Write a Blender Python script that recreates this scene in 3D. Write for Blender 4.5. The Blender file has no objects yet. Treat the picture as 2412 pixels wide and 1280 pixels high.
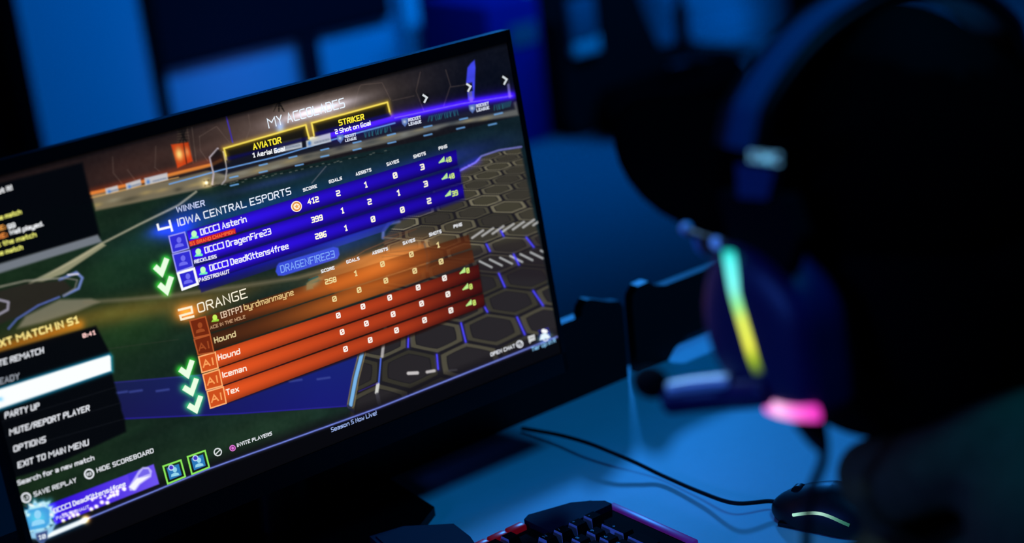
import bpy, bmesh, math, random
import numpy as np
from mathutils import Vector, Matrix
random.seed(7); np.random.seed(7)
scene = bpy.context.scene
C = bpy.context.scene.collection
PI = math.pi
ZF = 0.865                      # height of the screen's lower right corner above the floor

# ---------------------------------------------------------------- camera frame (metres, Z up)
FPX, CX, CY = 4035.0, 1206.0, 640.0
CAM = np.array([-1.03267437, -1.35123725, 0.67609973 + ZF])
RIGHT = np.array([0.78075603, -0.61537122, -0.10834337])
DOWN = np.array([-0.28081764, -0.1906803, -0.94062877])
FWD = np.array([0.55817693, 0.76482631, -0.32168188])
def _ray(x, y): return RIGHT * ((x - CX) / FPX) + DOWN * ((y - CY) / FPX) + FWD
def at(x, y, d): return Vector(CAM + _ray(x, y) * d)
def _on(x, y, ax, val):
    r = _ray(x, y); return Vector(CAM + r * ((val - CAM[ax]) / r[ax]))
def onX(x, y, v): return _on(x, y, 0, v)
def onY(x, y, v): return _on(x, y, 1, v)
def onZ(x, y, v): return _on(x, y, 2, v)
DESK = ZF - 0.125

# the screen plane: origin at its top right corner, tilted back six degrees
TILT = math.radians(6)
SX = np.array([1.0, 0, 0]); SDN = np.array([0, -math.sin(TILT), -math.cos(TILT)]); SIN = np.array([0, math.cos(TILT), -math.sin(TILT)])
S0 = np.array([0.0053, 0, ZF]) - SDN * 0.336 
def S(u, v, w=0.0): return Vector(S0 + SX * u + SDN * v - SIN * w)
def uv(x, y):
    r = _ray(x, y); k = (S0 - CAM).dot(SIN) / r.dot(SIN); p = CAM + r * k - S0
    return p.dot(SX), p.dot(SDN)

# ---------------------------------------------------------------- materials
def lin(c):
    c = np.asarray(c, dtype=float) / 255.0
    return np.where(c <= 0.04045, c / 12.92, ((c + 0.055) / 1.055) ** 2.4)
def mat(name, rgb, rough=0.6, spec=0.3, vary=0.15, scale=40, bump=0.0, metal=0.0, emit=None, es=0.0, sheen=0.0):
    m = bpy.data.materials.new(name); m.use_nodes = True
    nt = m.node_tree; b = nt.nodes['Principled BSDF']
    col = lin(rgb)
    tc = nt.nodes.new('ShaderNodeTexCoord'); nz = nt.nodes.new('ShaderNodeTexNoise'); nz.inputs['Scale'].default_value = scale
    nz.inputs['Detail'].default_value = 4
    nt.links.new(tc.outputs['Object'], nz.inputs['Vector'])
    rp = nt.nodes.new('ShaderNodeMixRGB')
    rp.inputs[1].default_value = (*[max(0, x * (1 - vary)) for x in col], 1)
    rp.inputs[2].default_value = (*[min(1, x * (1 + vary)) for x in col], 1)
    nt.links.new(nz.outputs['Fac'], rp.inputs[0]); nt.links.new(rp.outputs[0], b.inputs['Base Color'])
    b.inputs['Roughness'].default_value = rough; b.inputs['Specular IOR Level'].default_value = spec
    b.inputs['Metallic'].default_value = metal
    if sheen: b.inputs['Sheen Weight'].default_value = sheen
    if bump:
        bp = nt.nodes.new('ShaderNodeBump'); bp.inputs['Strength'].default_value = bump; bp.inputs['Distance'].default_value = 0.002
        nt.links.new(nz.outputs['Fac'], bp.inputs['Height']); nt.links.new(bp.outputs[0], b.inputs['Normal'])
    if emit is not None:
        b.inputs['Emission Color'].default_value = (*lin(emit), 1); b.inputs['Emission Strength'].default_value = es
    return m
def mat_attr(name, strength=1.0):
    m = bpy.data.materials.new(name); m.use_nodes = True
    nt = m.node_tree; b = nt.nodes['Principled BSDF']
    a = nt.nodes.new('ShaderNodeAttribute'); a.attribute_name = 'col'
    b.inputs['Base Color'].default_value = (0.004, 0.004, 0.005, 1); b.inputs['Roughness'].default_value = 0.5
    b.inputs['Specular IOR Level'].default_value = 0.1
    nt.links.new(a.outputs['Color'], b.inputs['Emission Color']); b.inputs['Emission Strength'].default_value = strength
    return m
M = {}
M['desk'] = mat('white_laminate', (200, 205, 215), 0.5, 0.35, 0.04, 60, 0.05)
M['desk_leg'] = mat('grey_steel', (90, 92, 96), 0.4, 0.5)
M['black'] = mat('black_plastic', (5, 5, 6), 0.45, 0.25, 0.2, 80, 0.05)
M['black_edge'] = mat('black_satin_bezel', (5, 5, 6), 0.35, 0.3, 0.1, 80)
M['matte'] = mat('black_matte_panel', (3, 3, 4), 0.42, 0.2, 0.2, 60, 0.05)
M['case'] = mat('dark_blue_grey_plastic', (20, 14, 44), 0.7, 0.12, 0.1, 60)
M['cup'] = mat('headset_shell', (40, 22, 80), 0.42, 0.35, 0.08, 60)
M['mouse'] = mat('dark_mouse_shell', (14, 14, 22), 0.45, 0.35, 0.08, 60)
M['leather'] = mat('black_leatherette', (12, 12, 18), 0.5, 0.3, 0.1, 120, 0.15)
M['band'] = mat('satin_headband_shell', (20, 78, 112), 0.75, 0.12, 0.05, 60)
M['boom'] = mat('pale_boom_highlight', (240, 245, 250), 0.3, 1.0, 0.12, 90, metal=0.0)
M['slide'] = mat('blue_grey_slider', (26, 66, 110), 0.5, 0.2, 0.05, 60)
M['badge'] = mat('pale_blue_glint', (120, 150, 220), 0.4, 0.4, 0.05, 20, emit=(70, 130, 225), es=.6)  # glow stands in for a highlight on the spectacle temple
M['foam'] = mat('foam_windscreen', (8, 8, 14), 0.95, 0.1, 0.3, 400, 0.4)
M['cable'] = mat('black_rubber_cable', (10, 9, 14), 0.6, 0.2)
M['skin'] = mat('skin', (120, 82, 66), 0.6, 0.3, 0.06, 60)
M['cap'] = mat('black_cotton_twill', (4, 4, 5), 1.0, 0.0, 0.3, 300, 0.2)
M['hair'] = mat('black_hair', (4, 4, 4), 0.8, 0.05, 0.3, 200, 0.3)
M['fleece'] = mat('charcoal_fleece', (84, 76, 52), 1.0, 0.02, 0.35, 120, 0.5)
M['trouser'] = mat('dark_denim', (14, 16, 24), 0.95, 0.05, 0.2, 200, 0.2)
M['shoe'] = mat('black_shoe_leather', (10, 10, 10), 0.5, 0.3)
M['key'] = mat('black_keycap', (7, 7, 9), 0.85, 0.06, 0.05, 60); M['kcase'] = mat('matte_black_keyboard_case', (6, 6, 9), 0.85, 0.05, 0.1, 60); M['keyglint'] = mat('painted_keycap_highlight', (150, 155, 200), 0.3, 0.6, 0.05, 60)  # last material paints the edge highlight on the keycaps' left faces
M['legend'] = mat('grey_key_legend', (120, 130, 150), 0.5, 0.3)
M['kpanel'] = mat('dark_blue_keyboard_panel', (16, 14, 40), 0.7, 0.12, 0.08, 60)
M['red'] = mat('red_translucent_edge', (90, 6, 20), 0.3, 0.5, 0.25, 150, emit=(120, 4, 24), es=0.35)
M['purple'] = mat('purple_translucent_edge', (70, 30, 110), 0.35, 0.5, 0.15, 120, emit=(90, 30, 130), es=0.35)
M['wall'] = mat('painted_wall', (170, 180, 200), 0.9, 0.1, 0.04, 3)
M['wall_dark'] = mat('dark_painted_wall', (16, 17, 20), 0.95, 0.05, 0.1, 3)
M['floor'] = mat('grey_carpet', (105, 108, 118), 1.0, 0.03, 0.12, 90, 0.4)
M['ceiling'] = mat('ceiling_paint', (60, 62, 66), 0.95, 0.05, 0.03, 5)
M['darkcloth'] = mat('black_drape', (4, 4, 5), 1.0, 0.02, 0.3, 30, 0.3)
M['screenoff'] = mat('dark_glass', (10, 12, 26), 0.5, 0.2, 0.05, 10)
M['bluebox'] = mat('deep_blue_cardboard', (24, 26, 120), 0.8, 0.1, 0.1, 20)
M['greenbox'] = mat('dark_green_fabric', (7, 12, 14), 0.9, 0.1, 0.3, 30)
M['label'] = mat('pale_label', (150, 190, 195), 0.6, 0.2, 0.05, 20)
M['patch'] = mat('grey_fabric_patch', (78, 96, 112), 0.9, 0.1, 0.05, 20)
M['navydoor'] = mat('navy_door', (14, 16, 44), 0.8, 0.1, 0.05, 8)
M['paledoorframe'] = mat('pale_door_frame', (200, 215, 230), 0.6, 0.2, 0.05, 8)
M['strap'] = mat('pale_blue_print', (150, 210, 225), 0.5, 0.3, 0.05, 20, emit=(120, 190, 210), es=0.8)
M['glass_frame'] = mat('lit_blue_spectacle_frame', (170, 195, 240), 0.3, 0.7, 0.05, 60, metal=0.1)  # pale blue base colour holds the lit look of the metal
M['pixels'] = mat_attr('lit_screen_pixels', 1.0)
M['ledstrip'] = mat_attr('lit_light_strip', 1.4)
def glassmat():
    m = bpy.data.materials.new('spectacle_lens'); m.use_nodes = True
    nt = m.node_tree; nt.nodes.clear()
    o = nt.nodes.new('ShaderNodeOutputMaterial'); mx = nt.nodes.new('ShaderNodeMixShader')
    t = nt.nodes.new('ShaderNodeBsdfTransparent'); g = nt.nodes.new('ShaderNodeBsdfGlossy'); f = nt.nodes.new('ShaderNodeFresnel')
    nz = nt.nodes.new('ShaderNodeTexNoise'); g.inputs['Roughness'].default_value = 0.05
    t.inputs['Color'].default_value = (.75, .8, .85, 1); f.inputs['IOR'].default_value = 1.5
    nt.links.new(f.outputs[0], mx.inputs[0]); nt.links.new(t.outputs[0], mx.inputs[1]); nt.links.new(g.outputs[0], mx.inputs[2]); nt.links.new(mx.outputs[0], o.inputs[0])
    return m
M['lens'] = glassmat()

# ---------------------------------------------------------------- object helpers
def total_loc(o):
    v = Vector((0, 0, 0))
    while o is not None: v += o.location; o = o.parent
    return v
def thing(name, label, cat, loc=(0, 0, 0), group=None):
    o = bpy.data.objects.new(name, None); C.objects.link(o); o.location = loc; o.empty_display_size = 0.05
    o['label'] = label; o['category'] = cat
    if group: o['group'] = group
    return o
def tag(o, label, cat, group=None):
    o['label'] = label; o['category'] = cat
    if group: o['group'] = group
    return o
def link_mesh(name, me, m, parent=None, loc=None, smooth=True, label=None):
    o = bpy.data.objects.new(name, me); C.objects.link(o)
    off = total_loc(parent) if parent else (Vector(loc) if loc is not None else Vector((0, 0, 0)))
    if off.length: me.transform(Matrix.Translation(-off))
    if parent: o.parent = parent
    elif loc is not None: o.location = loc
    if m: me.materials.append(m)
    if smooth:
        me.polygons.foreach_set('use_smooth', [True] * len(me.polygons))
        try: me.set_sharp_from_angle(angle=math.radians(38))
        except Exception: pass
    if label: o['label'] = label
    return o
def obj(name, bm, m, parent=None, loc=None, smooth=True, bevel=0, seg=2, label=None):
    if bevel:
        es = [e for e in bm.edges if len(e.link_faces) == 2 and e.calc_face_angle(0) > math.radians(35)]
        bmesh.ops.bevel(bm, geom=es, offset=bevel, segments=seg, affect='EDGES', profile=0.5, clamp_overlap=True)
    bmesh.ops.recalc_face_normals(bm, faces=bm.faces[:])
    me = bpy.data.meshes.new(name); bm.to_mesh(me); bm.free()
    return link_mesh(name, me, m, parent, loc, smooth, label)
def struct(name, bm, m, **k):
    o = obj(name, bm, m, **k); o['kind'] = 'structure'; return o
def NB(): return bmesh.new()
def box(bm, c, s, mtx=None):
    r = bmesh.ops.create_cube(bm, size=1.0)
    for v in r['verts']:
        v.co = Vector((v.co.x * s[0], v.co.y * s[1], v.co.z * s[2]))
        if mtx: v.co = mtx @ v.co
        v.co += Vector(c)
    return bm
def prism(bm, pts, ext):
    ext = Vector(ext); a = [bm.verts.new(p) for p in pts]; b = [bm.verts.new(Vector(p) + ext) for p in pts]
    n = len(pts); bm.faces.new(a); bm.faces.new(list(reversed(b)))
    for i in range(n): bm.faces.new((a[i], b[i], b[(i + 1) % n], a[(i + 1) % n]))
    return bm
def smooth_path(pts, n=8):
    pts = [Vector(p) for p in pts]; out = []
    for i in range(len(pts) - 1):
        p0 = pts[max(i - 1, 0)]; p1 = pts[i]; p2 = pts[i + 1]; p3 = pts[min(i + 2, len(pts) - 1)]
        for k in range(n):
            t = k / n
            out.append(0.5 * ((2 * p1) + (p2 - p0) * t + (2 * p0 - 5 * p1 + 4 * p2 - p3) * t * t + (3 * p1 - p0 - 3 * p2 + p3) * t ** 3))
    out.append(pts[-1]); return out
def tube(bm, pts, rad, seg=12, flat=None, up=None):
    """sweep a round (or flat=(a,b) elliptical) section along points"""
    pts = [Vector(p) for p in pts]; n = len(pts)
    if not hasattr(rad, '__len__'): rad = [rad] * n
    prev = Vector(up) if up is not None else None; rings = []
    for i, p in enumerate(pts):
        t = (pts[min(i + 1, n - 1)] - pts[max(i - 1, 0)]).normalized()
        if prev is None:
            prev = Vector((0, 0, 1)) if abs(t.z) < 0.9 else Vector((1, 0, 0))
        a = prev - t * prev.dot(t)
        if a.length < 1e-5: a = Vector((1, 0, 0)) - t * t.x
        a.normalize(); b = t.cross(a)
        if up is None: prev = a
        fa, fb = flat if flat else (1, 1)
        rings.append([bm.verts.new(p + a * (math.cos(q) * rad[i] * fa) + b * (math.sin(q) * rad[i] * fb)) for q in [2 * PI * k / seg for k in range(seg)]])
    for i in range(n - 1):
        for k in range(seg):
            bm.faces.new((rings[i][k], rings[i][(k + 1) % seg], rings[i + 1][(k + 1) % seg], rings[i + 1][k]))
    bm.faces.new(list(reversed(rings[0]))); bm.faces.new(rings[-1])
    return bm
def ellipsoid(bm, c, r, u=24, v=16, fn=None):
    q = bmesh.ops.create_uvsphere(bm, u_segments=u, v_segments=v, radius=1.0)
    for w in q['verts']:
        p = w.co.copy()
        if fn: p = fn(p)
        w.co = Vector((p.x * r[0], p.y * r[1], p.z * r[2])) + Vector(c)
    return bm
def cyl(bm, c, r, h, seg=32, r2=None, mtx=None):
    q = bmesh.ops.create_cone(bm, cap_ends=True, segments=seg, radius1=r, radius2=r if r2 is None else r2, depth=h)
    for v in q['verts']:
        if mtx: v.co = mtx @ v.co
        v.co += Vector(c)
    return bm

# ================================================================ SETTING
WALLY = 3.9
bm = NB(); box(bm, (1.6, 0.35, -0.03), (8.8, 7.1, 0.06)); struct('floor', bm, M['floor'], loc=(1.6, 0.35, 0), smooth=False)
bm = NB(); box(bm, (1.6, WALLY + 0.05, 1.45), (8.8, 0.1, 2.9)); struct('wall_back', bm, M['wall'], loc=(1.6, WALLY, 0), smooth=False)
bm = NB(); box(bm, (6.05, 0.35, 1.45), (0.1, 7.1, 2.9)); struct('wall_right', bm, M['wall_dark'], loc=(6.0, .35, 0), smooth=False)
bm = NB(); box(bm, (-2.85, 0.35, 1.45), (0.1, 7.1, 2.9)); struct('wall_left', bm, M['wall_dark'], loc=(-2.8, .35, 0), smooth=False)
bm = NB(); box(bm, (1.6, 0.35, 2.93), (8.8, 7.1, 0.06)); struct('ceiling', bm, M['ceiling'], loc=(1.6, .35, 2.9), smooth=False)
bm = NB(); box(bm, (1.6, WALLY - 0.008, 0.05), (8.8, 0.016, 0.1)); struct('baseboard_back', bm, M['wall'], loc=(1.6, WALLY, 0), smooth=False)
# vertical joint strip on the back wall
p = onY(352, 60, WALLY); bm = NB(); box(bm, (p.x, WALLY - 0.006, 1.45), (0.05, 0.012, 2.9)); struct('trim_1', bm, M['wall_dark'], loc=(p.x, WALLY, 0), smooth=False)

# door with a pale frame
xl = onY(932, 40, WALLY).x; xl2 = onY(968, 40, WALLY).x; xr = onY(1215, 20, WALLY).x
bm = NB(); box(bm, ((xl + xl2) / 2, WALLY - 0.03, 1.08), (xl2 - xl, 0.06, 2.16))
box(bm, ((xl + xr) / 2 + .04, WALLY - 0.03, 2.12), (xr - xl + .0, 0.058, 0.08)); box(bm, (xr + 0.03, WALLY - 0.03, 1.08), (0.06, 0.06, 2.16))
struct('trim_2', bm, M['paledoorframe'], loc=((xl + xl2) / 2, WALLY, 0), bevel=0.004)
dx0, dx1 = xl2 + .002, xr - .002
bm = NB(); box(bm, ((dx0 + dx1) / 2, WALLY - 0.02, 1.04), (dx1 - dx0, 0.038, 2.07))
for zc in (0.5, 1.5): box(bm, ((dx0 + dx1) / 2, WALLY - 0.043, zc), ((dx1 - dx0) * .6, 0.008, 0.7))
door = struct('door_1', bm, M['navydoor'], loc=((dx0 + dx1) / 2, WALLY, 0), bevel=0.003)
bm = NB(); tube(bm, [(dx1 - .1, WALLY - .04, 1.02), (dx1 - .1, WALLY - .09, 1.02), (dx1 - .2, WALLY - .09, 1.02)], .009)
obj('door_handle', bm, M['desk_leg'], parent=door)

# black drape at the far left of the view
a = onY(-60, 100, 3.6).x; b = onY(82, 160, 3.6).x
bm = NB(); n = 60; loop = []
for i in range(n + 1):
    t = i / n; loop.append((a - 0.6 + (b - a + 0.6) * t, 3.62 + 0.03 * math.sin(t * 40), 0.02))
back = [(x, y + 0.012, z) for x, y, z in reversed(loop)]
prism(bm, loop + back, (0, 0, 2.6))
drape = obj('curtain', bm, M['darkcloth'], loc=((a + b) / 2, 3.6, 0.02))
tag(drape, 'long black curtain hanging to the floor at the left of the blue wall', 'curtain')

a = onY(1868, 0, 3.6).x; b = 5.9
bm = NB(); n = 90; loop = []
for i in range(n + 1):
    t = i / n; loop.append((a + (b - a) * t, 3.62 + 0.03 * math.sin(t * 60), 0.02))
back = [(x, y + 0.012, z) for x, y, z in reversed(loop)]
prism(bm, loop + back, (0, 0, 2.6)); drape = obj('curtain', bm, M['darkcloth'], loc=((a + b) / 2, 3.6, 0.02))
tag(drape, 'wide black curtain hanging behind the seated person', 'curtain')

# large dark display on a floor stand
YT = 3.868
c0 = onY(352, 20, YT); c1 = onY(372, 165, YT); c2 = onY(925, 42, YT)
x0, x1 = (c0.x + c1.x) / 2, c2.x; zb = (onY(385, 165, YT).z + onY(925, 42, YT).z) / 2
tv = thing('television', 'wide dark television on a floor stand in front of the blue wall', 'television', ((x0 + x1) / 2, YT, 0))
bm = NB(); box(bm, ((x0 + x1) / 2, YT + .012, zb + (x1 - x0) * .29), (x1 - x0, 0.03, (x1 - x0) * .58)); obj('housing', bm, M['black'], tv, bevel=.008)
bm = NB(); box(bm, ((x0 + x1) / 2, YT - .0075, zb + (x1 - x0) * .29), (x1 - x0 - .03, 0.004, (x1 - x0) * .58 - .03)); obj('screen', bm, M['screenoff'], tv)
px_ = onY(722, 130, YT + .03).x
bm = NB(); box(bm, (px_, YT + .008, (zb + .25) / 2), (0.085, 0.02, zb + .25)); obj('pole', bm, M['screenoff'], tv, bevel=.005)
bm = NB(); box(bm, (px_, YT - .09, .02), (0.75, 0.2, 0.04)); obj('base', bm, M['black'], tv, bevel=.01)

# blue carton and dark bag by the wall
def front(name, pts, Y, depth, m, parent=None, bevel=0.01, **k):
    bm = NB(); prism(bm, [onY(x, y, Y) if not isinstance(y, tuple) else None for x, y in pts], (0, depth, 0)); return obj(name, bm, m, parent, bevel=bevel, **k)
YB = 3.35
g0 = onY(1238, 170, YB)
xa, xb = onY(1150, 80, YB).x, onY(1276, 100, YB).x
bx = thing('carton', 'deep blue carton with a pale label on the floor beyond the monitor', 'carton', ((xa + xb) / 2, YB + .2, 0))
bm = NB(); box(bm, ((xa + xb) / 2, YB + .2, .26), (xb - xa, .4, .52)); obj('body', bm, M['bluebox'], bx, bevel=.006)
l0, l1 = onY(1203, 98, YB - .004), onY(1262, 62, YB - .004)
bm = NB(); box(bm, ((l0.x + l1.x) / 2, YB - .004, (l0.z + l1.z) / 2), (l1.x - l0.x, .004, .075)); obj('label', bm, M['patch'], bx)
YG = 3.25
P = [(1282, -60), (1272, 60), (1290, 176), (1500, 182), (1612, 118), (1560, -10), (1530, -60)]
q = [onY(x, y, YG) for x, y in P]
gx0 = min(v.x for v in q) + .09; gx1 = max(v.x for v in q) - .06
bag = thing('backpack', 'bulky black backpack with a pale tag slumped on the floor', 'backpack', ((gx0 + gx1) / 2, YG + .12, 0))
prof = [(gx0 + .02, 0), (gx1, 0), (gx1 + .01, .10), (gx1 - .10, .34), (gx1 - .17, .50), (gx0 + .1, .54), (gx0 + .0, .42), (gx0 - .01, .1)]
prof = [(x, z) for x, z in prof]
bm = NB(); prism(bm, [Vector((x, YG, z + .001)) for x, z in prof], (0, .24, 0)); obj('body', bm, M['greenbox'], bag, bevel=.035, seg=4)
c = onY(1378, 50, YG - .03)
bm = NB(); box(bm, (c.x, YG - .012, c.z), (.115, .03, .16)); obj('front_pocket', bm, M['patch'], bag, bevel=.01)
c = onY(1386, 108, YG - .03)
bm = NB(); box(bm, (c.x, YG - .012, c.z), (.115, .03, .058)); obj('tag', bm, M['label'], bag, bevel=.004)
bm = NB(); tube(bm, smooth_path([(gx0 + .2, YG + .12, .53), (gx0 + .2, YG + .12, .60), (gx0 + .32, YG + .12, .60), (gx0 + .32, YG + .12, .52)]), .012); obj('handle', bm, M['black'], bag)

def office_chair(label, x, y, rot, seat=.47, back_h=.5, group=None):
    t = thing('office_chair', label, 'chair', (x, y, 0), group)
    R = Matrix.Rotation(rot, 3, 'Z')
    def w(p): v = R @ Vector(p); return Vector((v.x + x, v.y + y, v.z))
    for k in range(5):
        a = 2 * PI * k / 5 + PI / 2
        bm = NB(); tube(bm, [w((math.cos(a) * .03, math.sin(a) * .03, .125)), w((math.cos(a) * .16, math.sin(a) * .16, .11)), w((math.cos(a) * .29, math.sin(a) * .29, .075))], [.03, .026, .02]); leg = obj('leg', bm, M['black'], t)
        bm = NB(); cx_, cy_ = math.cos(a) * .29, math.sin(a) * .29
        for s in (-1, 1):
            d = Vector((-math.sin(a), math.cos(a), 0)) * (.014 * s)
            cyl(bm, w((cx_ + d.x, cy_ + d.y, .028)), .028, .018, 20, mtx=R @ Matrix.Rotation(a, 3, 'Z') @ Matrix.Rotation(PI / 2, 3, 'X'))
        obj('caster', bm, M['black'], leg)
    bm = NB(); cyl(bm, w((0, 0, .2)), .03, .2); cyl(bm, w((0, 0, .34)), .018, .14); obj('gas_column', bm, M['black'], t)
    bm = NB(); box(bm, w((0, 0, seat - .075)), (.2, .24, .03)); obj('mechanism', bm, M['black'], t, bevel=.006)
    bm = NB(); box(bm, w((0, 0, seat - .03)), (.48, .46, .06), R); obj('seat', bm, M['leather'], t, bevel=.025, seg=4)
    bm = NB()
    pts = []
    for i in range(13):
        u = -1 + i / 6; pts.append(w((u * .22, -.26 + .05 * u * u - .0, seat + .1)))
    pts2 = [p + R @ Vector((0, -.045, 0)) for p in reversed(pts)]
    prism(bm, pts + pts2, (0, 0, back_h)); obj('backrest', bm, M['leather'], t, bevel=.015, seg=3)
    bm = NB(); tube(bm, smooth_path([w((0, -.1, seat - .08)), w((0, -.27, seat - .06)), w((0, -.325, seat + .04)), w((0, -.325, seat + .2))]), .02, flat=(1, 1.6)); obj('back_bracket', bm, M['black'], t)
    return t
pc = onZ(1640, 150, .08); pc.y = 3.53
fb0, fb1 = onZ(1440, 188, 0), onZ(1775, 190, 0); YD = 3.02
dx_0, dx_1 = onY(1455, 150, YD).x, onY(1790, 150, YD).x
duf = thing('duffel_bag', 'long low black duffel bag on the floor in front of the office chair', 'bag', ((dx_0 + dx_1) / 2, YD + .1, 0))
bm = NB(); tube(bm, [(dx_0, YD + .1, .085), (dx_0 + .05, YD + .1, .095), ((dx_0 + dx_1) / 2, YD + .1, .1), (dx_1 - .05, YD + .1, .095), (dx_1, YD + .1, .085)], [.05, .09, .098, .09, .05], seg=24); obj('body', bm, M['cap'], duf)
bm = NB(); tube(bm, smooth_path([((dx_0 + dx_1) / 2 - .12, YD + .06, .17), ((dx_0 + dx_1) / 2 - .05, YD + .03, .205), ((dx_0 + dx_1) / 2 + .05, YD + .03, .205), ((dx_0 + dx_1) / 2 + .12, YD + .06, .17)], 5), .008); obj('handle', bm, M['cap'], duf)
office_chair('black office chair on a five-star base by the far wall', pc.x, pc.y, .3)

# ================================================================ DESK
desk = thing('desk', 'white laminate desk under the monitor and keyboard', 'desk', (-.2, -.18, 0))
bm = NB(); box(bm, (-.2, -.175, DESK - .0125), (2.0, .65, .025)); obj('desktop', bm, M['desk'], desk, bevel=.003)
for sx in (-1, 1):
    for yy in (-.42, .08):
        bm = NB(); box(bm, (-.2 + sx * .93, yy, (DESK - .025) / 2), (.05, .05, DESK - .025)); obj('leg', bm, M['desk_leg'], desk, bevel=.003)
bm = NB(); box(bm, (-.2, .08, DESK - .06), (1.81, .03, .06)); obj('crossbar', bm, M['desk_leg'], desk, bevel=.003)

# two low black panels along the rear edge
def rear_panel(label, x0, x1, hump, z0=DESK, cut=False):
    zt = ZF - .028
    t = thing('low_partition', label, 'partition', ((x0 + x1) / 2, .126, DESK))
    Y = .12
    if hump == 'right':
        prof = [(x0, z0), (x1, z0), (x1 + .002, zt - .006), (x1 - .004, zt + .003), (x1 - .02, zt + .007), (x1 - .045, zt + .018), (x1 - .052, zt + .019), (x1 - .060, zt + .012), (x1 - .063, zt + .002), (x0, zt)]
    else:
        prof = [(x0, z0), (x0 + .05, z0), (x0 + .062, z0 + .012), (x0 + .085, z0 + .022), (x1, z0 + .022), (x1, zt), (x0 + .055, zt), (x0 + .040, zt + .004), (x0 + .028, zt + .013), (x0 + .012, zt + .012), (x0 + .002, zt + .002), (x0, zt - .014)]
    bm = NB(); prism(bm, [Vector((x, Y, z)) for x, z in prof], (0, .014, 0)); obj('board', bm, M['matte'], t, bevel=.0015)
    for xx in ((x0 + .03) if hump != 'right' else x0 + .2, x1 - .03 if hump == 'right' else x1 - .2):
        bm = NB(); box(bm, (xx, Y + .021, DESK + .03), (.03, .014, .06)); obj('bracket', bm, M['black'], t, bevel=.002)
    return t
rear_panel('low black panel on the desk edge running behind the monitor', -1.19, .196, 'right')
rear_panel('low black panel with a notched top beside the microphone', .212, .78, 'left')

# ================================================================ MONITOR
mon = thing('monitor', 'large black gaming monitor showing a blue and orange match scoreboard', 'monitor', (-.295, .06, DESK))
W_, H_ = .5973, .336
def slab(bm, u0, u1, v0, v1, w0, w1):
    return prism(bm, [S(u0, v0, w0), S(u1, v0, w0), S(u1, v1, w0), S(u0, v1, w0)], S(0, 0, w1) - S(0, 0, w0))
bm = NB()
B0, BR_, BT, BB = -.008, .0058, -.0125, .022
slab(bm, -W_ - BR_, 0 + BR_, BT, -.0004, -.014, .0015); slab(bm, -W_ - BR_, BR_, H_ + .0004, H_ + BB, -.014, .0015)
slab(bm, -W_ - BR_, -W_ - .0004, BT, H_ + BB, -.014, .0015); slab(bm, .0004, BR_, BT, H_ + BB, -.014, .0015)
obj('bezel', bm, M['black_edge'], mon, bevel=.0008)
bm = NB(); slab(bm, -W_ - BR_ + .001, BR_ - .001, BT + .001, H_ + BB - .001, -.02, -.003)
slab(bm, -W_ + .12, -.12, .07, H_ - .03, -.055, -.019); obj('back_cover', bm, M['black'], mon, bevel=.006)
bm = NB(); hx = -.295
tube(bm, [(hx, .125 - .02, DESK + .006), (hx, .115 - .02, DESK + .12), (hx, .105 - .02, DESK + .30)], [.03, .026, .024], seg=20, flat=(1, .6), up=(1, 0, 0)); obj('stand_neck', bm, M['black'], mon)
bm = NB()
foot = [(-.174, .008), (-.205, -.012), (-.26, -.03), (-.33, -.03), (-.385, -.012), (-.416, .008), (-.425, .113), (-.165, .113)]
prism(bm, [Vector((x, y, DESK)) for x, y in foot], (0, 0, .010)); obj('stand_base', bm, M['matte'], mon, bevel=.002)

# ---------------------------------------------------------------- picture on the display
NU, NV = 900, 506
us = np.linspace(-W_, 0, NU); vs = np.linspace(0, H_, NV)
UU, VV = np.meshgrid(us, vs)
PW = S0[None, None, :] + UU[..., None] * SX + VV[..., None] * SDN - CAM
dz = PW @ FWD
PX = CX + FPX * (PW @ RIGHT) / dz; PY = CY + FPX * (PW @ DOWN) / dz
IMG = np.zeros((NV, NU, 3))
def rows_bbox(x0, y0, x1, y1, pad):
    m = (PX > x0 - pad) & (PX < x1 + pad) & (PY > y0 - pad) & (PY < y1 + pad)
    if not m.any(): return None
    r = np.where(m.any(1))[0]; c = np.where(m.any(0))[0]
    return slice(r[0], r[-1] + 1), slice(c[0], c[-1] + 1)
def blend(sl, a, col):
    a = np.clip(a, 0, 1)[..., None]; IMG[sl] = IMG[sl] * (1 - a) + np.asarray(col, float) * a
def seg_dist(X, Y, p, q):
    px, py = p; dx, dy = q[0] - px, q[1] - py; L = dx * dx + dy * dy + 1e-9
    t = np.clip(((X - px) * dx + (Y - py) * dy) / L, 0, 1)
    return np.hypot(X - px - t * dx, Y - py - t * dy)
def poly(pts, col, alpha=1.0, soft=1.5):
    xs = [p[0] for p in pts]; ys = [p[1] for p in pts]
    sl = rows_bbox(min(xs), min(ys), max(xs), max(ys), soft * 2 + 1)
    if sl is None: return
    X, Y = PX[sl], PY[sl]; ins = np.zeros(X.shape, bool); d = np.full(X.shape, 1e9); n = len(pts)
    for i in range(n):
        (x1, y1), (x2, y2) = pts[i], pts[(i + 1) % n]
        c = ((y1 > Y) != (y2 > Y)) & (X < (x2 - x1) * (Y - y1) / (y2 - y1 + 1e-12) + x1); ins ^= c
        d = np.minimum(d, seg_dist(X, Y, pts[i], pts[(i + 1) % n]))
    sd = np.where(ins, d, -d); a = np.clip(sd / (2 * soft) + .5, 0, 1) * alpha
    if callable(col): col = col(X, Y)
    blend(sl, a, col)
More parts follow.
